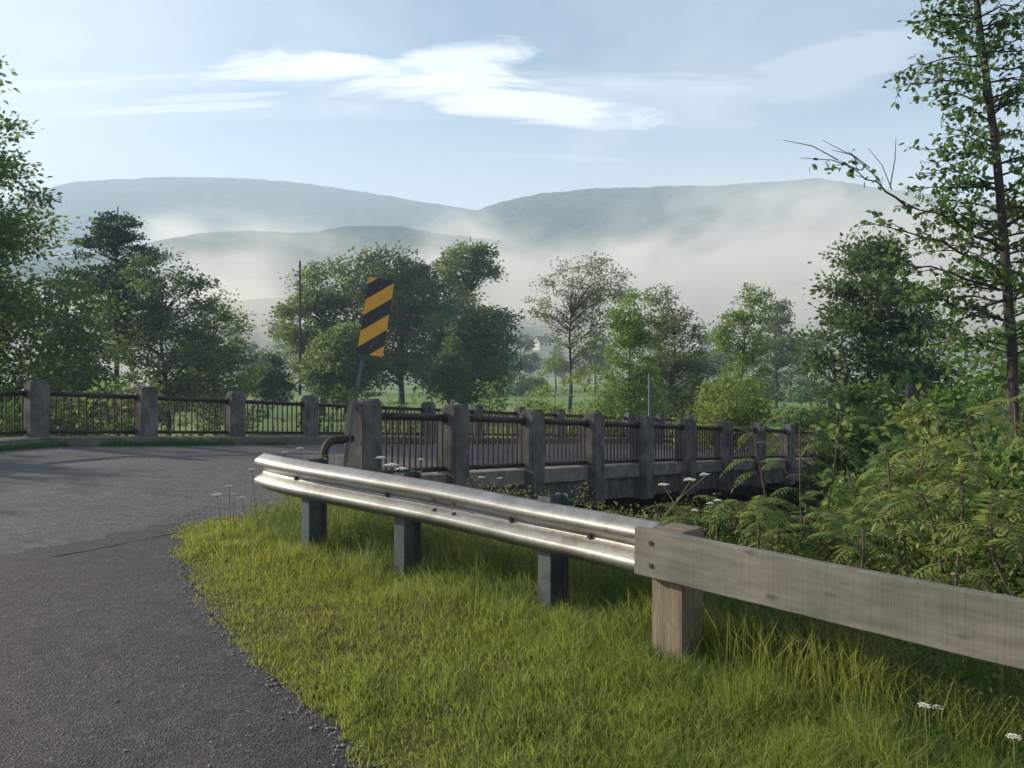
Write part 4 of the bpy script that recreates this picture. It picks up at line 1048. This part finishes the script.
def house(label, px, py, Y, w_, d_, h_, rz):
    b = at(px, py, Y); root = empty('house', b); tag(root, label, 'house', 'distant houses in the mist')
    root.rotation_euler.z = rz
    def pt(m_, name, mat, par=root):
        V = np.concatenate(m_.v); me = mesh_np(name, V, [np.array(m_.f[k]) for k in (3, 4) if m_.f[k]]+([np.array(m_.f['n'])] if m_.f['n'] else [])); return link(name, me, mat, par)
    m_ = MB(); m_.box((0, 0, h_/2-.5), (w_, d_, h_+1)); m_.add([(-w_/2, -d_/2, h_), (-w_/2, d_/2, h_), (-w_/2, 0, h_+d_*.4), (w_/2, -d_/2, h_), (w_/2, d_/2, h_), (w_/2, 0, h_+d_*.4)], [(0, 1, 2), (3, 5, 4)]); pt(m_, 'wall', MAT['house_white'])
    m_ = MB(); e_ = .4
    for sg_ in (-1, 1):
        y0 = sg_*(d_/2+e_); z0_ = h_-.4*e_*2*.4; m_.add([(-w_/2-e_, y0, h_-.32), (w_/2+e_, y0, h_-.32), (w_/2+e_, 0, h_+d_*.4+.05), (-w_/2-e_, 0, h_+d_*.4+.05), (-w_/2-e_, y0, h_-.17), (w_/2+e_, y0, h_-.17), (w_/2+e_, 0, h_+d_*.4+.2), (-w_/2-e_, 0, h_+d_*.4+.2)], [(0, 1, 2, 3), (4, 5, 6, 7), (0, 1, 5, 4), (3, 2, 6, 7), (0, 3, 7, 4), (1, 2, 6, 5)])
    rf = pt(m_, 'roof', MAT['roof'])
    m_ = MB(); m_.box((w_*.2, 0, h_+d_*.4+.4), (.6, .6, 1.4)); pt(m_, 'chimney', MAT['concrete'], rf)
    for i in (-.3, 0, .3):
        m_ = MB(); m_.box((w_*i, -d_/2-.02, h_*.55), (1.0, .06, 1.4)); pt(m_, 'window', MAT['glass'])
house('small white house in the mist right of the central trees', 543, 348, 300, 6, 4.5, 2.6, .5)
house('white barn seen faintly left of the small white house', 526, 346, 330, 5, 4, 2.4, -.3)
house('pale house glimpsed between the olive tree and the feathery tree', 703, 347, 260, 4.5, 4, 2.2, .2)

# ------------------------------------------------------------------ trees outside the frame that shade the road
GS = 'roadside trees left of the picture'
SH = [(-25.0, 17.9, 10.0, 2.3, 62), (-27, 22.5, 11, 2.0, 50), (-24, 14.2, 9.5, 1.2, 26)]
sl = ['roadside tree left of the railing end', 'roadside tree farthest down the main road', 'thin young roadside tree nearest the junction']
for i, (x, y, H, w_, nc_) in enumerate(SH):
    make_tree('roadside_tree', sl[i], 'tree', Vector((x, y, float(zg(x, y)))), H, [((0, 0, H*.62), (w_, w_, H*.36)), ((0, 0, H*.35), (w_*.9, w_*.9, H*.25))], nc_, 60, .26, 'leaf_mid', trunk_r=.2, crad=.8, gap=.3, seed=200+i, group=GS)

# ------------------------------------------------------------------ haze and fog
def volmat(name, color, dens, aniso):
    m, nt, out = newmat(name)
    v = N(nt, 'ShaderNodeVolumePrincipled'); v.inputs['Color'].default_value = (*color, 1); v.inputs['Density'].default_value = dens; v.inputs['Anisotropy'].default_value = aniso
    L(nt, v.outputs[0], out.inputs[1]); return m, nt, v
hm, _, _ = volmat('pale_haze', (.62, .80, 1.0), .00070, .1)
m = MB(); m.box((0, 700, 180), (5200, 2300, 390)); hz = m.build('haze', hm); tag(hz, kind='stuff')
fm, nt, v = volmat('valley_fog', (1.0, .97, .92), .0, .25)
tc = N(nt, 'ShaderNodeTexCoord'); sp = N(nt, 'ShaderNodeSeparateXYZ'); L(nt, tc.outputs['Object'], sp.inputs[0])
def mth(op, a, b=None, c=None, clamp=False):
    n_ = N(nt, 'ShaderNodeMath', operation=op); n_.use_clamp = clamp
    for i, q in enumerate((a, b, c)):
        if q is None: continue
        if isinstance(q, (int, float)): n_.inputs[i].default_value = q
        else: L(nt, q, n_.inputs[i])
    return n_.outputs[0]
X_, Y_, Z_ = sp.outputs
ang = mth('DIVIDE', X_, Y_)     # bearing across the valley
mr = N(nt, 'ShaderNodeMapRange'); mr.inputs[1].default_value = -.7; mr.inputs[2].default_value = .7; L(nt, ang, mr.inputs[0])
hr = ramp(nt, mr.outputs[0], [(.0, (.12,)*3), (.10, (.168,)*3), (.24, (.215,)*3), (.34, (.205,)*3), (.46, (.205,)*3), (.56, (.215,)*3), (.68, (.245,)*3), (.8, (.275,)*3), (1.0, (.24,)*3)])
topz = mth('MULTIPLY', hr.outputs[0], Y_)
mp = N(nt, 'ShaderNodeMapping'); mp.inputs['Scale'].default_value = (.010, .004, .018); L(nt, tc.outputs['Object'], mp.inputs[0])
nz = N(nt, 'ShaderNodeTexNoise', Scale=1.0, Detail=4.0, Roughness=.6); L(nt, mp.outputs[0], nz.inputs['Vector'])
nn_ = mth('MULTIPLY', mth('SUBTRACT', nz.outputs[0], .5), mth('MULTIPLY', Y_, .26))
hh = mth('SUBTRACT', mth('ADD', topz, nn_), Z_)
f1 = mth('MULTIPLY', hh, 1/75.0, clamp=True)
v2 = mth('MULTIPLY', f1, f1)
yr = N(nt, 'ShaderNodeMapRange', interpolation_type='SMOOTHSTEP'); yr.inputs[1].default_value = 160; yr.inputs[2].default_value = 480; L(nt, Y_, yr.inputs[0])
nz2 = N(nt, 'ShaderNodeTexNoise', Scale=1.6, Detail=3.0); L(nt, mp.outputs[0], nz2.inputs['Vector'])
wis = mth('MULTIPLY', mth('SUBTRACT', nz2.outputs[0], .36), 4.0, clamp=True)
dn = mth('MULTIPLY', mth('MULTIPLY', mth('MULTIPLY', v2, wis), yr.outputs[0]), .024)
L(nt, dn, v.inputs['Density'])
m = MB(); m.box((60, 560, 105), (2400, 820, 230)); fg = m.build('fog_bank', fm); tag(fg, 'white morning fog bank lying over the valley against the hills', 'fog', kind='stuff')
fm.cycles.volume_step_rate = 1.0
try: fm.cycles.volume_sampling = 'MULTIPLE_IMPORTANCE'
except Exception: pass

# ------------------------------------------------------------------ light, sky, camera
SUN_AZ = math.atan2(-.93, .36); SUN_EL = R(19)
sd = Vector((math.sin(SUN_AZ)*math.cos(SUN_EL), math.cos(SUN_AZ)*math.cos(SUN_EL), math.sin(SUN_EL)))
ld = bpy.data.lights.new('sun', 'SUN'); ld.energy = 5.0; ld.angle = R(.5); ld.color = (1.0, .88, .71)
lo = bpy.data.objects.new('sun', ld); COL.objects.link(lo); lo.rotation_euler = (-sd).to_track_quat('-Z', 'Y').to_euler(); lo.location = sd*50
w = bpy.data.worlds.new('World'); scn.world = w; w.use_nodes = True; nt = w.node_tree; nt.nodes.clear()
out = nt.nodes.new('ShaderNodeOutputWorld'); bg = N(nt, 'ShaderNodeBackground', Strength=.068)
sky = N(nt, 'ShaderNodeTexSky', sky_type='NISHITA'); sky.sun_disc = False; sky.sun_elevation = SUN_EL; sky.sun_rotation = SUN_AZ; sky.dust_density = 1.3; sky.air_density = 1.0; sky.ozone_density = 2.0
tc = N(nt, 'ShaderNodeTexCoord'); sp = N(nt, 'ShaderNodeSeparateXYZ'); L(nt, tc.outputs['Generated'], sp.inputs[0])
X_, Y_, Z_ = sp.outputs
zc = mth('ADD', mth('MAXIMUM', Z_, 0.0), .12)
cu = mth('DIVIDE', X_, zc); cv = mth('DIVIDE', Y_, zc)       # position on a high cloud layer
cb = N(nt, 'ShaderNodeCombineXYZ'); L(nt, cu, cb.inputs[0]); L(nt, cv, cb.inputs[1])
def cnoise(scale, sx, sy, rot, det=6., rough=.6, dist=0., off=(0, 0, 0)):
    mp = N(nt, 'ShaderNodeMapping'); mp.inputs['Scale'].default_value = (sx, sy, 1); mp.inputs['Rotation'].default_value = (0, 0, rot); mp.inputs['Location'].default_value = off
    L(nt, cb.outputs[0], mp.inputs[0]); q = N(nt, 'ShaderNodeTexNoise', Scale=scale, Detail=det, Roughness=rough, Distortion=dist); L(nt, mp.outputs[0], q.inputs['Vector']); return q.outputs[0]
# broad thin veil
veil = ramp(nt, cnoise(.55, 1, .5, .25, 6, .6, .4), [(.42, (0, 0, 0)), (.72, (.6,)*3)]).outputs[0]
streak = ramp(nt, cnoise(1.6, .22, 1.7, -.45, 10, .7, 1.0, (3, 1, 0)), [(.52, (0, 0, 0)), (.75, (.5,)*3)]).outputs[0]
# the one bright cirrus plume: a lens shaped patch of the layer
def patch_mask(u0, v0, au, av, rot, soft_noise=.6):
    a = mth('SUBTRACT', mth('DIVIDE', X_, mth('MAXIMUM', Y_, .05)), u0); b = mth('SUBTRACT', mth('DIVIDE', Z_, mth('MAXIMUM', Y_, .05)), v0)
    ca, sa = math.cos(rot), math.sin(rot)
    p = mth('ADD', mth('MULTIPLY', a, ca/au), mth('MULTIPLY', b, sa/au)); q = mth('ADD', mth('MULTIPLY', a, -sa/av), mth('MULTIPLY', b, ca/av))
    r2 = mth('ADD', mth('MULTIPLY', p, p), mth('MULTIPLY', q, q))
    return mth('SUBTRACT', 1.0, r2)
nA = cnoise(3.4, .5, 1.5, -.2, 10, .68, .5, (1, 5, 0))
def plume(u0, v0, au, av, rot, gain):
    k = mth('ADD', patch_mask(u0, v0, au, av, rot), mth('MULTIPLY', mth('SUBTRACT', nA, .52), 4.6))
    return mth('MULTIPLY', mth('MULTIPLY', k, 1.5, clamp=True), gain)
P_ = [plume(-.10, .365, .31, .034, -.14, .95), plume(-.055, .405, .13, .03, .16, .85), plume(-.24, .385, .16, .018, .0, .7), plume(-.40, .355, .17, .006, .06, .5), plume(.10, .325, .10, .014, -.1, .55), plume(-.51, .37, .05, .01, .7, .5), plume(-.46, .34, .20, .007, .05, .6), plume(.42, .40, .22, .04, .3, .35), plume(-.58, .44, .10, .05, .4, .4)]
cl = P_[0]
for q in P_[1:]: cl = mth('MAXIMUM', cl, q)
lowv = N(nt, 'ShaderNodeMapRange'); lowv.inputs[1].default_value = .02; lowv.inputs[2].default_value = .34; lowv.inputs[3].default_value = 1.0; lowv.inputs[4].default_value = .0; L(nt, Z_, lowv.inputs[0])
tot = mth('MAXIMUM', cl, mth('MAXIMUM', mth('ADD', mth('MULTIPLY', veil, .95), mth('MULTIPLY', streak, .95)), lowv.outputs[0]), clamp=True)
mx = N(nt, 'ShaderNodeMix', data_type='RGBA'); L(nt, tot, mx.inputs[0]); L(nt, sky.outputs[0], mx.inputs[6]); mx.inputs[7].default_value = (8.2, 8.1, 8.0, 1)
L(nt, mx.outputs[2], bg.inputs[0]); L(nt, bg.outputs[0], out.inputs[0])

cam = bpy.data.cameras.new('camera'); co = bpy.data.objects.new('camera', cam); COL.objects.link(co)
co.location = (0, 0, EYE); co.rotation_euler = (R(90), 0, 0); cam.lens = 36*F/1024; cam.sensor_width = 36; cam.shift_y = -(384-HZ)/1024
cam.clip_start = .05; cam.clip_end = 6000; scn.camera = co
scn.view_settings.view_transform = 'Standard'; scn.view_settings.look = 'None'; scn.view_settings.exposure = 1.25; scn.view_settings.gamma = 1
scn.cycles.use_denoising = True; scn.cycles.max_bounces = 6; scn.cycles.diffuse_bounces = 3; scn.cycles.transmission_bounces = 4; scn.cycles.volume_bounces = 1; scn.cycles.transparent_max_bounces = 8
scn.cycles.volume_step_rate = 2.0; scn.cycles.volume_max_steps = 128
scn.cycles.sample_clamp_indirect = 4
for k in range(-1, 9):
    p = nposts[k+1][0]; print('near', k, round(512+F*p.x/p.y), end=' ')
for k in range(0, 12):
    p = fposts[k+2][0]; print('far', k, round(512+F*p.x/p.y), end=' ')
